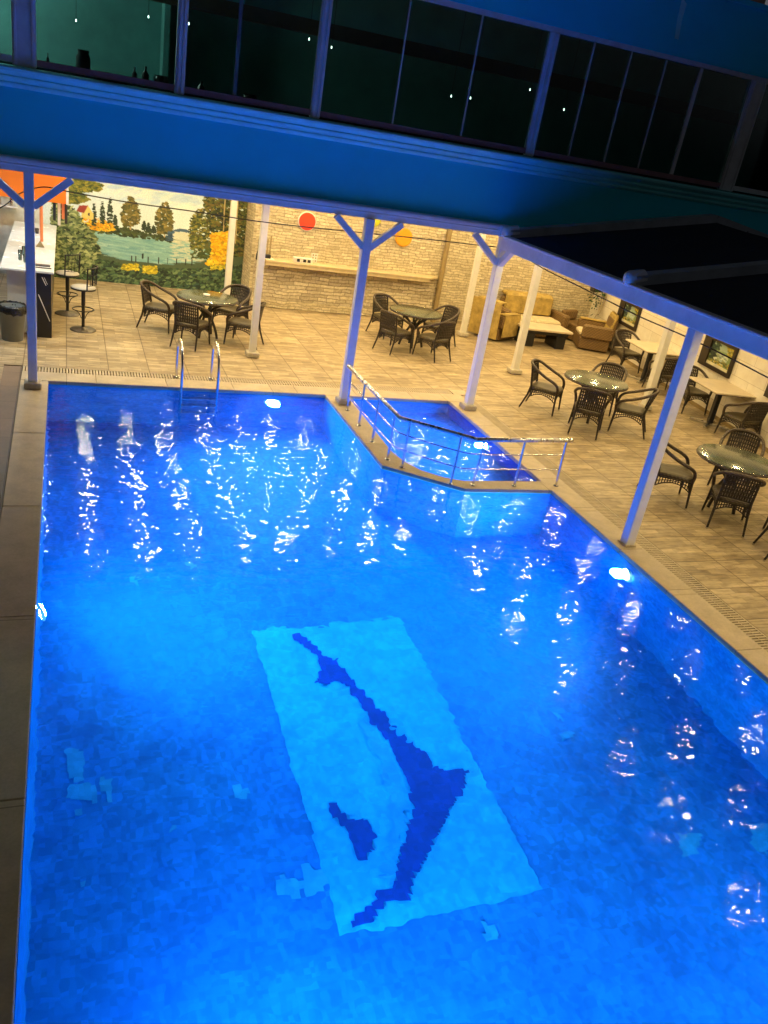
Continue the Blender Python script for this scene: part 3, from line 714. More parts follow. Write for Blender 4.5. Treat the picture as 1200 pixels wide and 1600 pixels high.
# things on shelf
def onY(x, y, Y): return at(x, y, Y=Y)
p = onY(472, 413, WY - .18)
bx = thing('radio_box', 'small white box with dark openings on the stone wall shelf', 'box', (p.x, WY - .18, 1.05))
MB().bbox((p.x - .21, WY - .26, 1.051), (p.x + .21, WY - .12, 1.16), .008).build('case', M['white_edge'], bx)
for dx in (-.11, .03, .13): MB().bbox((p.x + dx - .035, WY - .268, 1.075), (p.x + dx + .03, WY - .2605, 1.135), .002).build('opening', M['black_block'], bx)
p = onY(420, 405, WY - .2)
cs = thing('candle_stand', 'black stand with two tall brown sticks at the left end of the shelf', 'candle stand', (p.x, WY - .2, 1.05))
MB().bbox((p.x - .13, WY - .27, 1.051), (p.x + .11, WY - .11, 1.066), .004).build('plate', M['white_edge'], cs)
MB().bbox((p.x - .09, WY - .25, 1.067), (p.x + .03, WY - .13, 1.15), .01).build('base', M['black_block'], cs)
for dx, h in ((-.05, .30), (.01, .37)): MB().lathe([(.022, 1.151), (.02, 1.2), (.014, 1.22), (.017, 1.15 + h), (0, 1.16 + h)], (p.x + dx, WY - .19, 0), 10).build('stick', M['pipe'], cs)
p = onY(402, 400, WY - .15)
o = MB().lathe([(.04, 1.0), (.045, 1.02), (.04, 1.12), (.015, 1.2), (.015, 1.46), (0, 1.465)], (p.x + .02, WY - .12, 0), 12).build('bottle', M['silhouette']); tag(o, 'tall dark bottle on a ledge at the corner of mural and stone wall', 'bottle')
o = MB().bbox((3.80, WY - .22, .985), (4.02, WY - .06, 1.001), .002).build('ledge', M['shelf']); tag(o, 'small wooden ledge at the left end of the stone wall', 'ledge')
p = onY(491, 403, WY - .01)
so = thing('wall_socket', 'small pale socket plate on the stone wall above the shelf', 'socket', (p.x, WY, p.z))
MB().bbox((p.x - .07, WY - .02, p.z - .10), (p.x + .07, WY - .001, p.z + .10), .003).build('plate', M['white_edge'], so)
for i in range(2):
    for j in range(3): MB().lathe([(.016, 0), (.016, .003), (0, .003)], (p.x - .03 + .06*i, WY - .0205, p.z - .06 + .06*j), 10, Matrix.Rotation(PI/2, 3, 'X')).build('outlet', M['pipe'], so)
for (x, y), mt, lb in (((480, 346), 'red_disc', 'round orange red disc high on the stone wall'), ((583, 340), 'lime_disc', 'round yellow green disc behind the post brace'), ((631, 371), 'amber_disc', 'round amber disc on the stone wall right of the post')):
    p = onY(x, y, WY - .02); t = thing('wall_disc', lb, 'wall disc', (p.x, WY, p.z), 0, 'coloured discs on the stone wall')
    Mx = Matrix.Rotation(PI/2, 3, 'X')
    MB().lathe([(.20, 0), (.20, .03), (.185, .035)], (p.x, WY - .001, p.z), 32, Mx, False).build('rim', M['cream_paint'] if mt == 'red_disc' else M[mt], t)
    MB().lathe([(.183, .028), (.183, .040), (.17, .043), (0, .043)], (p.x, WY - .001, p.z), 32, Mx, False).build('face', M[mt], t)

# right wall, slightly skewed
RW0, RW1 = Vector((12.42, 18.0, 0)), Vector((9.75, -1.0, 0))
rdir = (RW0 - RW1).normalized(); rn = Vector((-rdir.y, rdir.x, 0))      # rn points to the terrace
def rw(s_y, d=0, z=0):
    t = (s_y - RW1.y)/(RW0.y - RW1.y); return RW1 + (RW0-RW1)*t + rn*d + Vector((0, 0, z))
def rbox(y0, y1, d0, d1, z0, z1, b=None):
    b = b or MB(); q = [rw(y0, d0), rw(y1, d0), rw(y1, d1), rw(y0, d1)]
    vs = [(p.x, p.y, z0) for p in q] + [(p.x, p.y, z1) for p in q]
    return b.add(vs, [(3,2,1,0), (4,5,6,7), (0,1,5,4), (1,2,6,5), (2,3,7,6), (3,0,4,7)])
rwt = thing('clad_wall', 'pale clad side wall on the right with framed pictures', 'wall', (11.5, 9, 0))
rbox(-1, 18.0, -.2, 0, 0, 2.93).build('cladding', M['marble_wall'], rwt)
rbox(-1, 17.9, .001, .014, .0, .07).build('skirting', M['pipe'], rwt)

# painted pictures: a grid of paint dabs held as colours on the mesh
def paint_mat(name):
    n = NT(name); a = n.n('ShaderNodeVertexColor'); a.layer_name = 'paint'
    v = n.coord(); f = n.noise(v, 40, 4, .6)
    n.pbr(n.mix(1., a.outputs['Color'], n.ramp(f, [(.3, (.85, .85, .85, 1)), (.7, (1.08, 1.08, 1.08, 1))]), 'MULTIPLY'), .6); return n.m
M['paint'] = paint_mat('painted picture')
class Canvas:
    def __init__(s, w, h, seed=3): s.w, s.h = w, h; s.a = np.zeros((h, w, 3)); s.r = np.random.default_rng(seed); s.yy, s.xx = np.mgrid[0:h, 0:w]
    def c(s, col): return np.array(lin([x/255 for x in col]))
    def poly(s, pts, col, noise=0.):
        ins = np.zeros((s.h, s.w), bool); n = len(pts); x, y = s.xx, s.yy + .001
        wob = 0
        if noise: wob = s.smooth(noise)
        for i in range(n):
            (x0, y0), (x1, y1) = pts[i], pts[(i+1) % n]
            if y0 == y1: continue
            cond = ((y0 > y) != (y1 > y)) & (x + wob < (x1-x0)*(y-y0)/(y1-y0) + x0); ins ^= cond
        s.a[ins] = s.c(col); return ins
    def smooth(s, amp, cell=6):
        g = s.r.normal(0, 1, (s.h//cell + 2, s.w//cell + 2)); return np.kron(g, np.ones((cell, cell)))[:s.h, :s.w]*amp
    def dab(s, x, y, rx, ry, ang, col, al=1.):
        R = int(max(rx, ry)) + 2; x0, x1, y0, y1 = max(0, int(x)-R), min(s.w, int(x)+R+1), max(0, int(y)-R), min(s.h, int(y)+R+1)
        if x0 >= x1 or y0 >= y1: return
        X, Y = s.xx[y0:y1, x0:x1] - x, s.yy[y0:y1, x0:x1] - y; ca, sa = math.cos(ang), math.sin(ang)
        q = ((X*ca + Y*sa)/rx)**2 + ((-X*sa + Y*ca)/ry)**2; m_ = (q < 1)*al
        s.a[y0:y1, x0:x1] = s.a[y0:y1, x0:x1]*(1-m_[..., None]) + col*m_[..., None]
    def leaves(s, pts, cols, n, r=(2, 4), flat=.45, ang=(-.6, .6), jit=.25):
        xs = [p[0] for p in pts]; ys = [p[1] for p in pts]; N = len(pts); k = 0; tries = 0
        cs = [s.c(c) for c in cols]
        while k < n and tries < n*8:
            tries += 1; x = s.r.uniform(min(xs), max(xs)); y = s.r.uniform(min(ys), max(ys)); ins = False
            for i in range(N):
                (a, b), (c, d) = pts[i], pts[(i+1) % N]
                if (b > y) != (d > y) and x < (c-a)*(y-b)/(d-b) + a: ins = not ins
            if not ins: continue
            k += 1; rr = s.r.uniform(*r); s.dab(x, y, rr, rr*flat, s.r.uniform(*ang), cs[s.r.integers(len(cs))]*s.r.uniform(1-jit, 1+jit))
    def mesh(s, name, parent, P, thick=None):
        """P(u,v) gives the point on the wall for u,v in 0..1 (v downward)"""
        off = Vector((0, 0, 0)); p = parent
        while p: off += p.location; p = p.parent
        vs = [P(x/(s.w-1), y/(s.h-1)) - off for y in range(s.h) for x in range(s.w)]
        fs = [(y*s.w+x, (y+1)*s.w+x, (y+1)*s.w+x+1, y*s.w+x+1) for y in range(s.h-1) for x in range(s.w-1)]
        me = bpy.data.meshes.new(name); me.from_pydata(vs, [], fs); me.materials.append(M['paint'])
        at_ = me.color_attributes.new('paint', 'FLOAT_COLOR', 'POINT')
        buf = np.ones((s.w*s.h, 4), np.float32); buf[:, :3] = np.clip(s.a.reshape(-1, 3)*1.12, 0, .9)
        at_.data.foreach_set('color', buf.ravel()); me.update()
        o = bpy.data.objects.new(name, me); COL.objects.link(o); o.parent = parent; return o

# the landscape mural
MX0, MX1, MZ0, MZ1, MY = -.44, 3.70, .02, 2.90, 18.9
mt_ = thing('mural', 'large painted lake landscape with trees and a bridge on the back wall', 'mural', (1.6, MY, 0))
MB().box((MX0, MY + .001, 0), (MX1 + .06, MY + .15, 2.93)).build('wall_panel', M['stone'], mt_)
CW, CH = 340, 236
cv = Canvas(CW, CH, 5)
def W(*pts):
    out = []
    for x, y in pts:
        p = at(x, y, Y=MY); out.append(((p.x-MX0)/(MX1-MX0)*(CW-1), (MZ1-p.z)/(MZ1-MZ0)*(CH-1)))
    return out
for y in range(CH):
    t = y/CH; cv.a[y, :] = cv.c((160 + 50*min(1, t*2.2), 200 + 28*min(1, t*2.2), 236))
for i in range(420):
    x, y = cv.r.uniform(60, 300), cv.r.uniform(-5, 95); cv.dab(x, y, cv.r.uniform(7, 20), cv.r.uniform(2, 5), cv.r.uniform(-.5, -.1), cv.c([(226,236,244), (214,226,238), (176,206,232), (236,234,232), (150,190,228)][cv.r.integers(5)]), .35)
cv.poly(W((85,345),(150,350),(270,372),(400,380),(400,480),(80,480)), (74, 92, 70))
ins = cv.poly(W((140,358),(200,366),(270,374),(300,378),(330,392),(328,404),(300,410),(250,412),(205,408),(172,400),(148,388)), (132, 178, 176))
for i in range(500):
    q = W((cv.r.uniform(140, 330), cv.r.uniform(358, 412)))[0]
    xi, yi = int(q[0]), int(q[1])
    if 0 <= xi < CW and 0 <= yi < CH and ins[yi, xi]: cv.dab(q[0], q[1], cv.r.uniform(5, 14), cv.r.uniform(.7, 1.6), .03, cv.c([(146,192,190), (116,168,172), (168,204,196), (98,152,164), (136,182,176)][cv.r.integers(5)]), .6)
for i in range(160):
    q = W((cv.r.uniform(268, 318), cv.r.uniform(366, 408)))[0]; cv.dab(q[0], q[1], cv.r.uniform(3, 8), .9, 0, cv.c((214, 214, 190)), .5)
DK, MD, LT = (40, 56, 36), (74, 90, 48), (120, 128, 66)
cv.leaves(W((120,345),(180,352),(230,362),(270,372),(268,378),(200,370),(140,362),(118,356)), [DK, MD, (60, 70, 44)], 320, (2, 4))
cv.leaves(W((128,338),(150,340),(178,350),(180,362),(150,360),(126,352)), [(232,176,30), (214,150,24), (240,196,60)], 260, (1.5, 3))
for x0, y0, h, w_ in ((147, 316, 36, 3.2), (160, 312, 38, 3.6), (172, 305, 44, 4.2), (180, 335, 16, 2.5), (225, 345, 14, 3), (232, 348, 14, 3), (240, 352, 12, 3)):
    cv.leaves(W((x0, y0), (x0+w_, y0+h*.6), (x0+w_*.8, y0+h), (x0-w_*.8, y0+h), (x0-w_, y0+h*.6)), [(44,60,46), (58,76,56), (34,48,38)], 130, (1.2, 2.4))
def tree_(x, top, bot, w_, cols, n):
    q = W((x, top+6), (x, bot)); 
    for k in range(30): cv.dab(q[0][0] + (q[1][0]-q[0][0])*k/29, q[0][1] + (q[1][1]-q[0][1])*k/29, 1.3, 1.6, 0, cv.c((176, 158, 120)))
    cv.leaves(W((x-2, top), (x+4, top+2), (x+w_*.8, top+(bot-top)*.35), (x+w_, top+(bot-top)*.66), (x+w_*.7, bot-6), (x-w_*.7, bot-4), (x-w_, top+(bot-top)*.6), (x-w_*.8, top+(bot-top)*.3)), cols, n, (2, 4))
AU = [(110,104,54), (84,86,44), (136,124,68), (62,70,40), (98,92,50)]
tree_(204, 307, 358, 15, AU, 330); tree_(257, 315, 370, 14, AU, 330)
q = W((128,327),(141,320),(146,336),(146,342),(128,338))
cv.poly(W((128,330),(138,322),(146,334),(146,343),(128,340)), (222, 206, 120)); cv.poly(W((119,330),(124,321),(138,321),(131,333)), (150, 62, 52))
q = W((139, 335))[0]; cv.dab(q[0], q[1], 1.6, 2.6, 0, cv.c((70, 60, 50)))
# bridge
q = W((285, 372))[0]; rx = W((304, 372))[0][0] - q[0]
for k in range(60):
    a = PI*k/59; cv.dab(q[0] + rx*math.cos(a), q[1] - rx*.62*math.sin(a), 2.6, 2.6, 0, cv.c((66, 96, 124)))
for k in range(200): cv.dab(q[0] + cv.r.uniform(-.7, .7)*rx, q[1] - cv.r.uniform(-.1, .42)*rx, 2.5, 1.6, 0, cv.c((206, 212, 196)))
cv.leaves(W((262,362),(272,362),(270,376),(258,376)), [(66,96,124), (50,76,100)], 50, (1.5, 3))
G2 = [(70,84,40), (98,108,52), (48,62,34), (136,132,60), (84,84,44)]
tree_(312, 325, 394, 17, G2, 420)
cv.leaves(W((318,305),(390,305),(396,400),(330,400),(336,372),(322,340)), [(58,72,36), (84,94,44), (40,52,30), (120,116,52), (96,84,40), (30,40,26)], 1500, (2.2, 5))
for pts in (((352,308),(349,360)), ((372,312),(368,380))):
    q = W(*pts)
    for k in range(40): cv.dab(q[0][0] + (q[1][0]-q[0][0])*k/39, q[0][1] + (q[1][1]-q[0][1])*k/39, .9, 1.4, 0, cv.c((180, 164, 120)))
cv.leaves(W((330,366),(360,362),(360,412),(322,414),(332,392)), [(240,186,24), (226,166,16), (250,204,60), (206,150,22)], 560, (2.5, 5))
cv.leaves(W((298,392),(330,388),(326,404),(300,404)), [(76,90,44), (60,74,40)], 90, (2, 3.5))
# left bushes and overhanging branch
GL = [(96,116,78), (134,150,104), (64,86,58), (164,176,126), (112,132,82), (44,60,42)]
cv.leaves(W((82,318),(112,322),(128,345),(150,372),(156,398),(150,430),(82,440)), GL, 2400, (2.5, 5.5), .4, (-.9, .5))
cv.leaves(W((84,284),(118,278),(160,288),(156,298),(126,300),(140,312),(120,318),(84,318)), [(92,104,40), (120,124,44), (66,80,36), (140,134,50)], 800, (2.5, 5), .4, (-.5, .4))
# hedge
GH = [(58,84,58), (80,108,72), (40,60,46), (104,128,90), (48,76,66), (30,46,36)]
cv.leaves(W((150,404),(190,413),(240,420),(300,421),(392,414),(392,470),(80,462),(84,424),(140,430)), GH, 3600, (2.5, 5), .45, (-.8, .2))
for a, b_, n_ in (((192,413,216,422), 0, 120), ((224,416,244,427), 0, 150), ((330,414,352,421), 0, 60)):
    x0, y0, x1, y1 = a; cv.leaves(W((x0, y0), (x1, y0), (x1, y1), (x0, y1)), [(196,178,40), (150,146,44), (220,200,60)], n_, (1.8, 3.6))
for x in (206, 212, 232, 248, 262, 276, 290, 300):
    q = W((x, 400 + (x-200)*.06), (x, 408 + (x-200)*.06))
    for k in range(10): cv.dab(q[0][0], q[0][1] + (q[1][1]-q[0][1])*k/9, .9, 1., 0, cv.c((40, 48, 44)))
q = W((223, 400))[0]; cv.dab(q[0], q[1], 1.8, 5, 0, cv.c((34, 40, 36)))
cv.mesh('painting', mt_, lambda u, v: Vector((MX0 + (MX1-MX0)*u, MY - .003, MZ1 - (MZ1-MZ0)*v)))

# framed pictures on the clad wall
def picture(label, y0, y1, z0, z1, seed):
    c0 = rw((y0+y1)/2, .03, (z0+z1)/2); t = thing('framed_picture', label, 'picture', c0, 0, 'framed pictures on the clad wall')
    b = MB(); w_ = .075
    rbox(y0, y1, .001, .05, z0, z0 + w_, b); rbox(y0, y1, .001, .05, z1 - w_, z1, b)
    rbox(y0, y0 + w_, .001, .049, z0 + w_, z1 - w_, b); rbox(y1 - w_*3.2, y1, .001, .049, z0 + w_, z1 - w_, b)
    b.build('frame', M['frame'], t)
    b = MB(); rbox(y0 + w_, y1 - w_*3.2, .012, .024, z0 + w_, z0 + w_ + .05, b); b.build('mount', M['mat_board'], t)
    cv = Canvas(44, 30, seed)
    cv.a[:] = cv.c((150, 170, 150))
    cv.poly([(0, 12), (44, 8), (44, 30), (0, 30)], (120, 140, 92))
    cv.leaves([(0, 0), (16, 0), (12, 26), (0, 30)], [(40,60,50), (60,84,66), (30,42,38)], 120, (1.5, 3.5))
    cv.leaves([(14, 12), (34, 14), (30, 26), (10, 27)], [(190,196,170), (160,180,170), (140,150,110)], 60, (1.5, 4))
    cv.leaves([(28, 0), (44, 0), (44, 14), (34, 12)], [(120,120,40), (150,140,50), (200,180,70)], 70, (1.2, 3))
    cv.leaves([(0, 24), (44, 22), (44, 30), (0, 30)], [(170,150,60), (110,110,50), (70,80,40)], 60, (1.5, 3))
    cv.mesh('painting', t, lambda u, v: rw(y1 - w_*3.2 - (y1 - y0 - w_*4.2)*u, .013, z1 - w_ - (z1 - z0 - 2*w_ - .05)*v))
picture('framed landscape farthest along the clad wall, near the lounge armchair', 15.52, 16.50, .72, 1.28, 2)
picture('framed landscape above the white square table nearer the camera', 11.80, 12.86, .80, 1.40, 9)
picture('framed picture cut off by the right edge of the photo', 9.60, 10.70, .84, 1.42, 4)

# ================================================================== FURNITURE
def ring_pts(a, b, n, f): return [f(a + (b-a)*i/(n-1)) for i in range(n)]
def make_chair():
    t = thing('wicker_chair', 'x', 'chair')
    # seat: rounded slab, a little wider in front
    prof = [(-.20, -.22), (-.22, .0), (-.245, .16), (-.22, .235), (-.12, .265), (0, .272), (.12, .265), (.22, .235), (.245, .16), (.22, 0), (.20, -.22), (0, -.235)]
    b = MB(); n = len(prof)
    rings = [(1.0, .375), (1.02, .39), (1.02, .415), (.97, .428), (.6, .424)]
    vs = [(x*s, y*s, z) for s, z in rings for x, y in prof] + [(0, 0, .418)]
    fs = [(k*n+i, k*n+(i+1) % n, (k+1)*n+(i+1) % n, (k+1)*n+i) for k in range(len(rings)-1) for i in range(n)] + [tuple(range(n-1, -1, -1))] + [((len(rings)-1)*n+i, (len(rings)-1)*n+(i+1) % n, len(rings)*n) for i in range(n)]
    b.add(vs, fs, True); b.build('seat', M['wicker_seat'], t, True)
    # open woven skirt, arched between the legs
    b = MB()
    def skirt(p, q):
        p, q = Vector(p), Vector(q); m_ = 13
        lows = []
        for i in range(m_+1):
            u = i/m_; e = p + (q-p)*u; h = .055 + .085*(2*u-1)**2
            b.bar((e.x, e.y, .372), (e.x, e.y, .372-h), .014, .010, (q-p)); lows.append((e.x, e.y, .372-h))
        b.tube(lows, .009, 5); b.tube([(p.x, p.y, .368), (q.x, q.y, .368)], .012, 5)
        b.tube([(x, y, (z+.372)/2) for x, y, z in lows], .007, 4)
    skirt((-.235, .235, 0), (.235, .235, 0)); skirt((-.235, .235, 0), (-.20, -.215, 0)); skirt((.235, .235, 0), (.20, -.215, 0)); skirt((-.2, -.215, 0), (.2, -.215, 0))
    b.build('skirt', M['wicker'], t, True)
    for s in (-1, 1):
        b = MB(); b.tube([(s*.262, .262, .018), (s*.245, .245, .25), (s*.238, .238, .40)], [.014, .018, .021], 8); lg = b.build('leg', M['wicker'], t, True)
        MB().lathe([(.015, 0), (.017, .004), (.015, .02)], (s*.262, .262, 0), 8).build('foot_cap', M['steel'], lg, True)
        b = MB(); b.tube([(s*.225, -.335, .018), (s*.208, -.25, .26), (s*.20, -.222, .42), (s*.20, -.262, .66), (s*.195, -.285, .76)], [.014, .018, .02, .018, .017], 8); lg = b.build('leg', M['wicker'], t, True)
        MB().lathe([(.015, 0), (.017, .004), (.015, .02)], (s*.225, -.335, 0), 8).build('foot_cap', M['steel'], lg, True)
    half = [(.238, .238, .39), (.252, .240, .47), (.272, .205, .545), (.288, .12, .595), (.292, .0, .64), (.280, -.12, .695), (.242, -.225, .75), (.16, -.300, .785), (.07, -.328, .797)]
    path = [(-x, y, z) for x, y, z in half] + [(0, -.333, .80)] + half[::-1]
    MB().tube(smooth_path(path, 4), .024, 8).build('arm_rail', M['wicker_rail'], t, True)
    # woven back
    b = MB(); N = 13
    def bp(u, v):   # u -1..1 across, v 0..1 up
        y = -.232 - .055*v - (1-u*u)*(.012 + .04*v); return Vector((u*(.19 + .005*v), y, .44 + .335*v + (1-u*u)*.01))
    for i in range(N):
        u = -1 + 2*i/(N-1)
        for k in range(4): b.bar(bp(u, k/4), bp(u, (k+1)/4), .0235, .010, (0, 1, 0))
    for v in (.02, .2, .36, .52, .68, .84, .97): b.tube([bp(-1 + 2*i/10, v) for i in range(11)], .011, 5)
    b.build('backrest', M['wicker'], t, True)
    return t
chair0 = make_chair(); chair_used = [False]
CG = 'wicker armchairs of the terrace'
def chair(x, y, tx, ty, label, twist=0):
    o = chair0 if not chair_used[0] else copy_tree(chair0)
    chair_used[0] = True
    o.location = (x, y, 0); o.rotation_euler = (0, 0, math.atan2(ty-y, tx-x) - PI/2 + math.radians(twist))
    tag(o, label, 'chair', CG); return o

def make_round_table():
    t = thing('round_table', 'x', 'table')
    b = MB(); b.lathe([(0, .722), (.52, .722), (.535, .727), (.535, .735), (.525, .739), (0, .739)], (0, 0, 0), 48); b.build('glass_top', M['table_glass'], t, True)
    b = MB(); b.tube([(.53*math.cos(2*PI*i/40), .53*math.sin(2*PI*i/40), .708) for i in range(41)], .016, 8, False); b.build('rim', M['wicker_rail'], t, True)
    for i in range(4):
        a = PI/4 + i*PI/2; ca, sa = math.cos(a), math.sin(a)
        p = [(.24, .018), (.20, .16), (.115, .34), (.075, .44), (.12, .53), (.27, .63), (.44, .685), (.515, .70)]
        MB().tube(smooth_path([(r*ca, r*sa, z) for r, z in p], 4), .024, 8).build('leg', M['wicker'], t, True)
    b = MB(); b.lathe([(.05, .36), (.085, .40), (.09, .46), (.06, .50)], (0, 0, 0), 16); b.build('hub', M['wicker'], t, True)
    b = MB()
    for i in range(4):
        a = i*PI/2; b.tube(smooth_path([(.08*math.cos(a), .08*math.sin(a), .45), (.22*math.cos(a), .22*math.sin(a), .58), (.40*math.cos(a), .40*math.sin(a), .69), (.50*math.cos(a), .50*math.sin(a), .70)], 3), .014, 6)
    b.build('brace', M['wicker'], t, True)
    return t
rt0 = make_round_table(); rt_used = [False]
def round_table(x, y, label, rz=0):
    o = rt0 if not rt_used[0] else copy_tree(rt0)
    rt_used[0] = True
    o.location = (x, y, 0); o.rotation_euler = (0, 0, math.radians(rz)); tag(o, label, 'table', 'round glass tables'); return o

T1, T2, T3, T4 = (2.37, 15.05), (6.62, 15.48), (8.36, 11.40), (8.47, 8.02)
round_table(*T1, 'round glass table nearest the landscape mural and the bar', 10)
round_table(*T2, 'round glass table between the blue post and the lounge seats', 30)
round_table(*T3, 'round glass table right of the wading pool', 20)
round_table(*T4, 'round glass table closest to the camera at the right edge', 50)
chair(1.58, 15.38, *T1, 'wicker chair at the mural side table, left of it and nearest the bar stools')
chair(2.02, 14.40, *T1, 'wicker chair with its back to the ladder at the mural side table')
chair(3.00, 14.72, *T1, 'wicker chair beside the pale post at the mural side table')
chair(2.95, 15.72, *T1, 'wicker chair behind the mural side table in front of the painted hedge')
chair(6.05, 15.02, *T2, 'wicker chair at the front left of the table before the stone wall', -8)
chair(6.78, 14.72, *T2, 'wicker chair with its back to the pool at the table before the stone wall', 10)
chair(7.35, 15.78, *T2, 'wicker chair nearest the downpipe at the table before the stone wall')
chair(6.30, 16.22, *T2, 'wicker chair behind the table before the stone wall, below the amber disc')
chair(7.72, 11.85, *T3, 'wicker chair left of the table right of the wading pool, facing right', -8)
chair(7.95, 10.82, *T3, 'wicker chair with its back to the camera at the table right of the wading pool')
chair(8.85, 10.92, *T3, 'wicker chair right of the table near the wading pool, rail over the cream post', 6)
chair(9.02, 12.00, *T3, 'wicker chair mostly hidden behind the table right of the wading pool')
chair(7.72, 8.32, *T4, 'wicker chair beside the tall blue post, left of the closest table', -6)
chair(8.12, 7.55, *T4, 'wicker chair tucked under the near side of the closest table')
chair(9.20, 8.72, *T4, 'wicker chair behind the closest table')
chair(9.0, 7.3, *T4, 'wicker chair right of the closest table, cut by the photo edge')
chair(8.32, 6.62, 9.2, 6.2, 'wicker chair in the lower right corner with only one leg in the photo')
o = MB().lathe([(.05, .740), (.06, .745), (.062, .765), (.05, .765), (.045, .752), (0, .75)], (2.36, 15.12, 0), 16).build('ashtray', M['white_edge']); tag(o, 'small white ashtray on the round glass table by the mural', 'ashtray')
pq = at(1150, 749, z=.43)
o = MB().bbox((pq.x - .10, pq.y - .04, .432), (pq.x + .10, pq.y + .03, .446), .003).build('folded_paper', M['white_edge']); tag(o, 'white folded paper lying on the seat of the chair under the closest glass table', 'paper')
# square tables
def square_table(c, w_, d_, label, gname='pale square tables by the clad wall'):
    t = thing('square_table', label, 'table', (c[0], c[1], 0), math.atan2(rdir.y, rdir.x) - PI/2, gname)
    MB().bbox((-w_/2, -d_/2, .715), (w_/2, d_/2, .745), .008).build('table_top', M['table_top'], t, True)
    b = MB(); b.bbox((-w_/2 + .06, -d_/2 + .06, .69), (w_/2 - .06, d_/2 - .06, .7145), .004); b.build('under_frame', M['dark_metal'], t, True)
    MB().bbox((-.045, -.045, .045), (.045, .045, .689), .008).build('pedestal', M['dark_metal'], t, True)
    b = MB()
    for a in (PI/4, -PI/4): b.bar((-.36*math.cos(a), -.36*math.sin(a), .026), (.36*math.cos(a), .36*math.sin(a), .026 + .001*(a > 0)), .055, .038)
    b.build('foot_cross', M['steel'], t, True)
    return t
Q1, Q2 = (11.48, 14.08), (11.10, 11.45)
square_table(Q1, .78, 1.0, 'pale square table below the farther framed picture')
square_table(Q2, .82, .98, 'pale square table below the nearer framed picture')
chair(11.48, 14.88, *Q1, 'wicker chair on the far side of the square table, near the lounge')
chair(11.32, 13.28, *Q1, 'wicker chair on the near side of the farther square table, behind the cream post')
chair(11.16, 12.22, *Q2, 'wicker chair on the far side of the nearer square table, under the picture')
chair(11.10, 10.72, *Q2, 'wicker chair on the near side of the nearer square table, at the right edge')

# lounge
def lounge_chair(label, x, y, rz, throw):
    t = thing('lounge_armchair', label, 'armchair', (x, y, 0), rz, 'wicker lounge seats')
    MB().bbox((-.36, -.36, .03), (.36, .36, .30), .02).build('base', M['brown_wicker'], t, True)
    for s in (-1, 1): MB().bbox((s*.36 - .08, -.36, .302), (s*.36 + .08, .34, .60), .03).build('arm', M['brown_wicker'], t, True)
    MB().bbox((-.275, -.40, .302), (.275, -.25, .84), .03, Matrix.Rotation(.08, 4, 'X')).build('backrest', M['brown_wicker'], t, True)
    MB().bbox((-.275, -.235, .303), (.275, .37, .43), .04).build('seat_cushion', M['cushion'], t, True)
    b = MB()
    if throw == 'side':
        b.bbox((.443, -.37, .10), (.462, .30, .62), .006); b.bbox((.27, -.37, .603), (.462, .30, .625), .006)
        b.bbox((-.29, -.30, .50), (.29, -.20, .96), .04, Matrix.Rotation(.16, 4, 'X'))
    else:
        b.bbox((-.40, -.475, .08), (.40, -.450, .90), .01, Matrix.Rotation(.05, 4, 'X')); b.bbox((-.33, -.44, .845), (.33, -.22, .885), .012)
        b.bbox((-.462, -.34, .12), (-.443, .26, .63), .006); b.bbox((.443, -.34, .12), (.462, .26, .63), .006); b.bbox((.27, -.34, .603), (.462, .26, .63), .006); b.bbox((-.462, -.34, .603), (-.27, .26, .63), .006)
    b.build('throw', M['mustard'], t, True)
    return t
lounge_chair('wicker armchair covered by a mustard throw, left of the black coffee table', 9.27, 16.95, math.radians(-62), 'back')
lounge_chair('wicker armchair with a mustard throw by the clad wall, right of the coffee table', 11.72, 16.62, math.radians(68), 'side')
sf = thing('lounge_sofa', 'wicker sofa with cream cushion and mustard throw against the stone wall', 'sofa', (10.45, 17.5, 0), 0, 'wicker lounge seats')
MB().bbox((-.80, -.36, .03), (.80, .38, .30), .02).build('base', M['brown_wicker'], sf, True)
for s in (-1, 1): MB().bbox((s*.80 - .09, -.38, .302), (s*.80 + .09, .36, .60), .03).build('arm', M['brown_wicker'], sf, True)
MB().bbox((-.70, .22, .302), (.70, .40, .80), .03).build('backrest', M['brown_wicker'], sf, True)
b = MB(); b.bbox((-.69, -.39, .303), (-.005, .215, .44), .045); b.bbox((.005, -.39, .303), (.69, .215, .44), .045); b.build('seat_cushion', M['cushion'], sf, True)
b = MB(); b.bbox((-.66, .10, .46), (.62, .216, .90), .03); b.bbox((-.66, .14, .84), (.62, .46, .93), .03); b.build('throw', M['mustard'], sf, True)
cs2 = thing('corner_seat', 'brown wicker corner seat between the sofa and the right armchair', 'sofa', (11.72, 17.42, 0), math.radians(20), 'wicker lounge seats')
MB().bbox((-.30, -.30, .03), (.30, .30, .42), .03).build('base', M['brown_wicker'], cs2, True)
MB().bbox((-.28, .20, .422), (.28, .32, .66), .03).build('backrest', M['brown_wicker'], cs2, True)
ct = thing('coffee_table', 'low pale topped coffee table on black block legs', 'table', (10.28, 16.55, 0), math.radians(-4))
MB().bbox((-.62, -.36, .38), (.62, .36, .43), .01).build('table_top', M['table_top'], ct, True)
MB().bbox((-.55, -.30, .30), (.55, .30, .379), .01).build('apron', M['black_block'], ct, True)
for s in (-1, 1): MB().bbox((s*.40 - .12, -.28, .0), (s*.40 + .12, .28, .299), .01).build('block_leg', M['black_block'], ct, True)
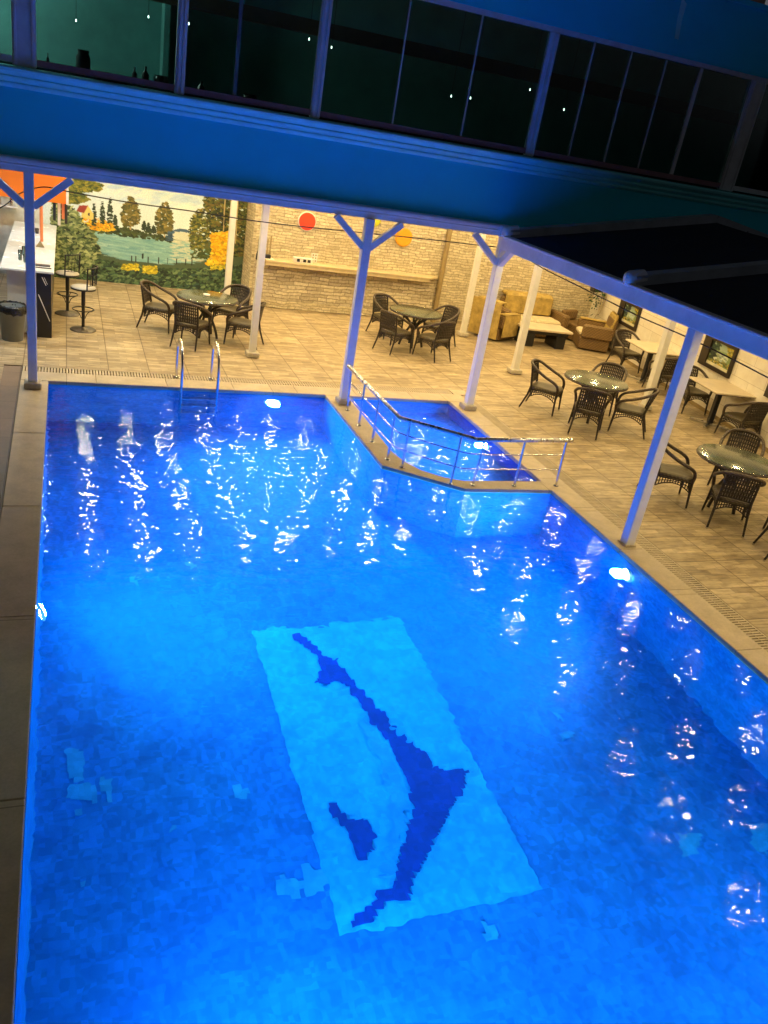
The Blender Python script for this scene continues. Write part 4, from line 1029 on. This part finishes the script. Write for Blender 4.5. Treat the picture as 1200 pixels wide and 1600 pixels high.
# wall planter
p = rw(17.45, .14, 1.22)
wp = thing('wall_planter', 'dark wall planter with drooping leaves above the lounge corner', 'planter', p)
MB().bbox((-.24, -.10, -.02), (.24, .10, .12), .015, Matrix.Rotation(-.12, 4, 'Y')).build('trough', M['pot'], wp, True)
b = MB(); rr = random.Random(4)
for i in range(150):
    c = Vector((rr.gauss(-.06, .13), rr.gauss(-.09, .05), .10 - abs(rr.gauss(0, .26)))); L = rr.uniform(.05, .11); a = rr.uniform(0, 2*PI); dn = rr.uniform(-1.2, .2)
    d = Vector((math.cos(a), math.sin(a), dn)).normalized(); s_ = d.cross(Vector((0, 0, 1))).normalized()*L*.32
    b.add([c, c + d*L*.5 + s_, c + d*L, c + d*L*.5 - s_], [(0, 1, 2, 3)])
b.build('leaves', M['leaf'], wp, True)
b = MB(); b.tube(smooth_path([(.0, -.12, .06), (.02, -.16, -.25), (.0, -.14, -.5), (-.06, -.1, -.72)], 5), .012, 6); b.tube(smooth_path([(.06, -.12, .06), (.10, -.15, -.2), (.06, -.13, -.52)], 5), .009, 6); b.build('stem', M['cushion'], wp, True)

# ================================================================== BAR
bar = thing('bar_counter', 'white topped bar counter with a black end panel at the left edge', 'bar', (-.6, 15, 0))
b = MB(); b.bbox((-.97, 14.20, 1.045), (-.18, 18.80, 1.085), .008); b.build('counter_top', M['counter'], bar)
b = MB(); b.bbox((-.88, 14.42, .02), (-.30, 18.75, 1.044), .006); b.build('body', M['counter_side'], bar)
b = MB(); b.bbox((-.44, 14.26, .0), (-.225, 14.40, 1.044), .006); b.build('end_panel', M['black_block'], bar)
b = MB(); b.bbox((-.296, 14.402, .0), (-.235, 18.7, 1.03), .006); b.build('front_panel', M['black_block'], bar)
b = MB(); b.bbox((-.222, 14.30, .0), (-.215, 14.36, 1.03), .001); b.build('edge_strip', M['shelf'], bar)
b = MB(); b.bar((-.415, 14.255, .70), (-.25, 14.255, .28), .012, .006, (0, 1, 0)); b.bar((-.36, 14.255, .98), (-.30, 14.255, .85), .010, .006, (0, 1, 0)); b.bar((-.33, 14.255, .98), (-.28, 14.255, .87), .006, .006, (0, 1, 0)); b.build('scuff', M['white_edge'], bar)
fa = thing('fascia_board', 'bright orange fascia board over the bar', 'fascia board', (-1.2, 16.8, 1.8))
MB().bbox((-4.6, 16.72, 1.80), (.0, 16.86, 2.85), .004).build('board', M['orange'], fa)
MB().bbox((.001, 16.715, 1.79), (.045, 16.865, 2.85), .004).build('edge_trim', M['white_edge'], fa)
MB().bbox((-.30, 16.712, 2.3), (-.12, 16.7185, 2.84), .001).build('amber_stripe', M['amber_disc'], fa)
p = at(64, 378, z=1.085)
o = MB().tube([(-.42, 16.79, 1.0865), (-.42, 16.79, 1.798)], .028, 10).build('support_pole', M['orange_pole']); tag(o, 'thin orange pole standing on the bar counter', 'pole')
# small things on the counter
def small(name, label, cat, mb, mat): o = mb.build(name, mat); tag(o, label, cat, 'things on the bar'); return o
small('menu_stand', 'small dark card stand on the bar beside the orange pole', 'card stand', MB().add([(-.50,16.2,1.0865),(-.36,16.2,1.0865),(-.36,16.26,1.0865),(-.50,16.26,1.0865),(-.43,16.22,1.2),(-.43,16.24,1.2)], [(0,1,4),(1,2,5,4),(2,3,5),(3,0,4,5),(3,2,1,0)]), M['pipe'])
small('tray', 'thin dark tray on the near end of the bar', 'tray', MB().bbox((-.47, 14.55, 1.0855), (-.24, 14.68, 1.10), .004), M['silhouette'])
small('tray', 'narrow dark strip on the bar in front of the tray', 'tray', MB().bbox((-.46, 14.40, 1.0855), (-.22, 14.44, 1.097), .003), M['black_block'])
for i, (x, y, r, h) in enumerate(((-.70, 14.9, .03, .16), (-.62, 14.75, .028, .12), (-.66, 15.3, .03, .15))):
    small('glass', ('tall clear glass behind the lavender post on the bar', 'short clear glass nearest the end of the bar', 'clear glass farthest back on the bar')[i], 'glass', MB().lathe([(r*.8, 1.0865), (r, 1.0865 + h), (r*.9, 1.0865 + h), (r*.7, 1.095), (0, 1.095)], (x, y, 0), 14), M['window_glass'])
small('cup', 'small dark cup on the bar behind the orange pole', 'cup', MB().lathe([(.03, 1.0865), (.04, 1.18), (.035, 1.18), (0, 1.1)], (-.52, 17.6, 0), 12), M['frame'])
# back counter with bottles
bc = thing('back_counter', 'pale back counter with shelves behind the bar', 'cabinet', (-2.4, 18.5, 0))
MB().bbox((-5.5, 18.2, 0), (-1.35, 18.88, .95), .006).build('cabinet', M['counter_side'], bc)
MB().bbox((-5.5, 18.15, .952), (-1.3, 18.88, .99), .006).build('counter_top', M['counter'], bc)
for z in (1.35, 1.75): MB().bbox((-5.5, 18.6, z), (-.9, 18.88, z + .03), .003).build('shelf', M['counter'], bc)
rr = random.Random(9); hues = ['silhouette', 'window_glass', 'leaf', 'orange_pole', 'white_edge', 'steel']
for i in range(14):
    z = (1.38, 1.78)[i % 2]; x = -1.0 - .11*i - rr.uniform(0, .03); h = rr.uniform(.16, .3); r = rr.uniform(.028, .04)
    o = MB().lathe([(r, z + .0005), (r, z + h*.6), (r*.4, z + h*.78), (r*.4, z + h), (0, z + h)], (x, 18.74, 0), 12).build('bottle', M[hues[rr.randrange(6)]]); tag(o, 'small bottle on the shelves behind the bar', 'bottle', 'bottles on the back bar shelves')
# things hanging at the end of the fascia
for i, (dx, mt, h) in enumerate(((-.20, 'silhouette', .34), (-.12, 'white_edge', .42), (-.05, 'orange_pole', .30), (.0, 'pot', .38))):
    o = MB().bbox((dx - .025, 17.0, 1.79 - h), (dx + .025, 17.06, 1.80), .008).build('bar_towel', M[mt]); tag(o, ('dark cloth hanging at the end of the orange fascia', 'white cloth hanging at the end of the orange fascia', 'orange cloth hanging at the end of the orange fascia', 'brown cloth hanging at the very end of the orange fascia')[i], 'cloth', 'cloths hanging by the bar')
MB()
hk = MB().tube([(-.26, 17.03, 1.795), (.05, 17.03, 1.795)], .008, 6).build('hanging_rail', M['steel']); tag(hk, 'thin steel rail with cloths below the orange fascia', 'rail')

# bar stools
def make_stool():
    t = thing('bar_stool', 'x', 'stool')
    MB().lathe([(.215, .0), (.215, .012), (.19, .026), (.05, .04), (.035, .06), (0, .06)], (0, 0, 0), 28).build('base', M['stool_base'], t, True)
    MB().lathe([(.027, .061), (.027, .42), (.034, .43), (.034, .70)], (0, 0, 0), 12).build('column', M['dark_metal'], t, True)
    b = MB(); b.tube([(.175*math.cos(2*PI*i/28), .175*math.sin(2*PI*i/28), .36) for i in range(29)], .010, 6, False)
    for i in range(4):
        a = i*PI/2 + .4; b.tube(smooth_path([(.03*math.cos(a), .03*math.sin(a), .20), (.07*math.cos(a), .07*math.sin(a), .29), (.175*math.cos(a), .175*math.sin(a), .36)], 3), .007, 5)
    b.build('foot_ring', M['dark_metal'], t, True)
    MB().lathe([(0, .70), (.18, .70), (.20, .715), (.20, .735), (.19, .745), (.1, .765), (0, .77)], (0, 0, 0), 28).build('seat', M['stool_pad'], t, True)
    MB().lathe([(.201, .70), (.206, .705), (.206, .725), (.201, .728)], (0, 0, 0), 28).build('seat_band', M['dark_metal'], t, True)
    b = MB(); pts = [(.205*math.sin(a), -.205*math.cos(a)) for a in [(-1.05 + 2.1*i/8) for i in range(9)]]
    b.tube([(x, y*1.12, 1.10 - .02*abs(i-4)/4) for i, (x, y) in enumerate(pts)], .011, 6); b.tube([(x, y*1.08, .97) for x, y in pts], .007, 5)
    for i in (0, 8): b.tube([(pts[i][0], pts[i][1], .71), (pts[i][0], pts[i][1]*1.12, 1.09)], .012, 6)
    for i in range(1, 8): b.tube([(pts[i][0], pts[i][1]*1.01, .80), (pts[i][0], pts[i][1]*1.12, 1.09)], .005, 4)
    b.tube([(x, y*1.01, .80) for x, y in pts], .006, 5)
    b.build('backrest', M['dark_metal'], t, True); return t
s1 = make_stool(); s2 = copy_tree(s1)
s1.location = (.27, 14.92, 0); s1.rotation_euler.z = math.radians(75); tag(s1, 'bar stool with round pale seat, the nearer of the two', 'stool', 'bar stools')
s2.location = (.02, 15.95, 0); s2.rotation_euler.z = math.radians(48); tag(s2, 'bar stool with round pale seat, the farther one against the mural', 'stool', 'bar stools')
# bin
tb = thing('waste_bin', 'grey waste bin with black liner in front of the bar', 'bin', (-.80, 14.05, 0))
MB().lathe([(.155, .0), (.16, .01), (.20, .53), (.205, .535), (.19, .535), (.15, .03), (0, .03)], (-.80, 14.05, 0), 28).build('tub', M['bin'], tb)
b = MB(); rr = random.Random(2); vs = []; N = 40
for r, z in ((.178, .36), (.188, .52), (.20, .565), (.218, .54), (.216, .44)):
    for k in range(N): a = 2*PI*k/N; q = rr.uniform(-.010, .010); vs.append((-.80 + (r+abs(q)*.6)*math.cos(a), 14.05 + (r+abs(q)*.6)*math.sin(a), z + q*(2.5 if z < .45 else .8)))
b.add(vs, [(i*N+k, i*N+(k+1) % N, (i+1)*N+(k+1) % N, (i+1)*N+k) for i in range(4) for k in range(N)], True); b.build('liner', M['bin_bag'], tb)

# ================================================================== POOL LADDER AND HANDRAIL
la = at(282, 606, z=0); lb = at(338, 609, z=0)
ld = thing('pool_ladder', 'stainless steel pool ladder on the far edge of the pool', 'ladder', ((la.x+lb.x)/2, YF, 0))
for q in (la, lb):
    P = [(q.x - .01, YF + .50, .013), (q.x - .01, YF + .50, .42), (q.x - .008, YF + .47, .55), (q.x - .005, YF + .36, .64), (q.x, YF + .18, .63), (q.x, YF + .02, .54), (q.x, YF - .07, .36), (q.x, YF - .085, .0), (q.x, YF - .085, -.5), (q.x, YF - .085, -1.05)]
    r = MB().tube(smooth_path(P, 5), .021, 10).build('rail', M['steel'], ld)
    MB().lathe([(.045, .0125), (.045, .02), (.024, .03)], (q.x - .01, YF + .50, 0), 14).build('flange', M['steel'], r)
for z in (-.3, -.6, -.9): MB().bbox((la.x + .02, YF - .14, z), (lb.x - .02, YF - .04, z + .025), .004).build('step', M['steel'], ld)

hr = thing('handrail', 'bent stainless handrail on the divider between big pool and wading pool', 'handrail', (4.6, 9.2, 0))
HZ = .665
tops = [at(545, 572, z=HZ), at(625, 653, z=HZ), at(745, 687, z=HZ), at(894, 688, z=HZ)]
MB().tube([tops[0], tops[1], tops[2], tops[3]], .030, 12).build('top_rail', M['wood_rail'], hr)
bases = [at(x, y, z=.011) for x, y in [(542.7,641),(560.7,665),(581.7,690),(605.7,717.7),(628.3,730),(704,756),(738.3,758),(803.3,759),(868.3,759)]]
def rail_xy(i):
    # nearest point on the top rail in plan
    b_ = bases[i]; best = None
    for k in range(3):
        a, c = tops[k], tops[k+1]; ac = Vector((c.x-a.x, c.y-a.y)); u = max(.02, min(.98, (Vector((b_.x-a.x, b_.y-a.y)) @ ac)/(ac @ ac) if ac.length else 0)); q = Vector((a.x, a.y)) + ac*u
        dd = (q - Vector((b_.x, b_.y))).length
        if best is None or dd < best[0]: best = (dd, q)
    return best[1]
stn = []
for i, q in enumerate(bases):
    t_ = rail_xy(i); stn.append((q, t_))
    s_ = MB().tube([q, (t_.x, t_.y, HZ - .025)], .0155, 10).build('stanchion', M['steel'], hr)
    MB().lathe([(.038, .0105), (.038, .018), (.018, .026)], (q.x, q.y, 0), 12).build('flange', M['steel'], s_)
for f in (.36, .68):
    pts = [(q.x + (t_.x-q.x)*f, q.y + (t_.y-q.y)*f, .011 + (HZ-.011)*f) for q, t_ in stn]
    MB().tube(smooth_path(pts, 5), .010, 8).build('mid_rail', M['steel'], hr)
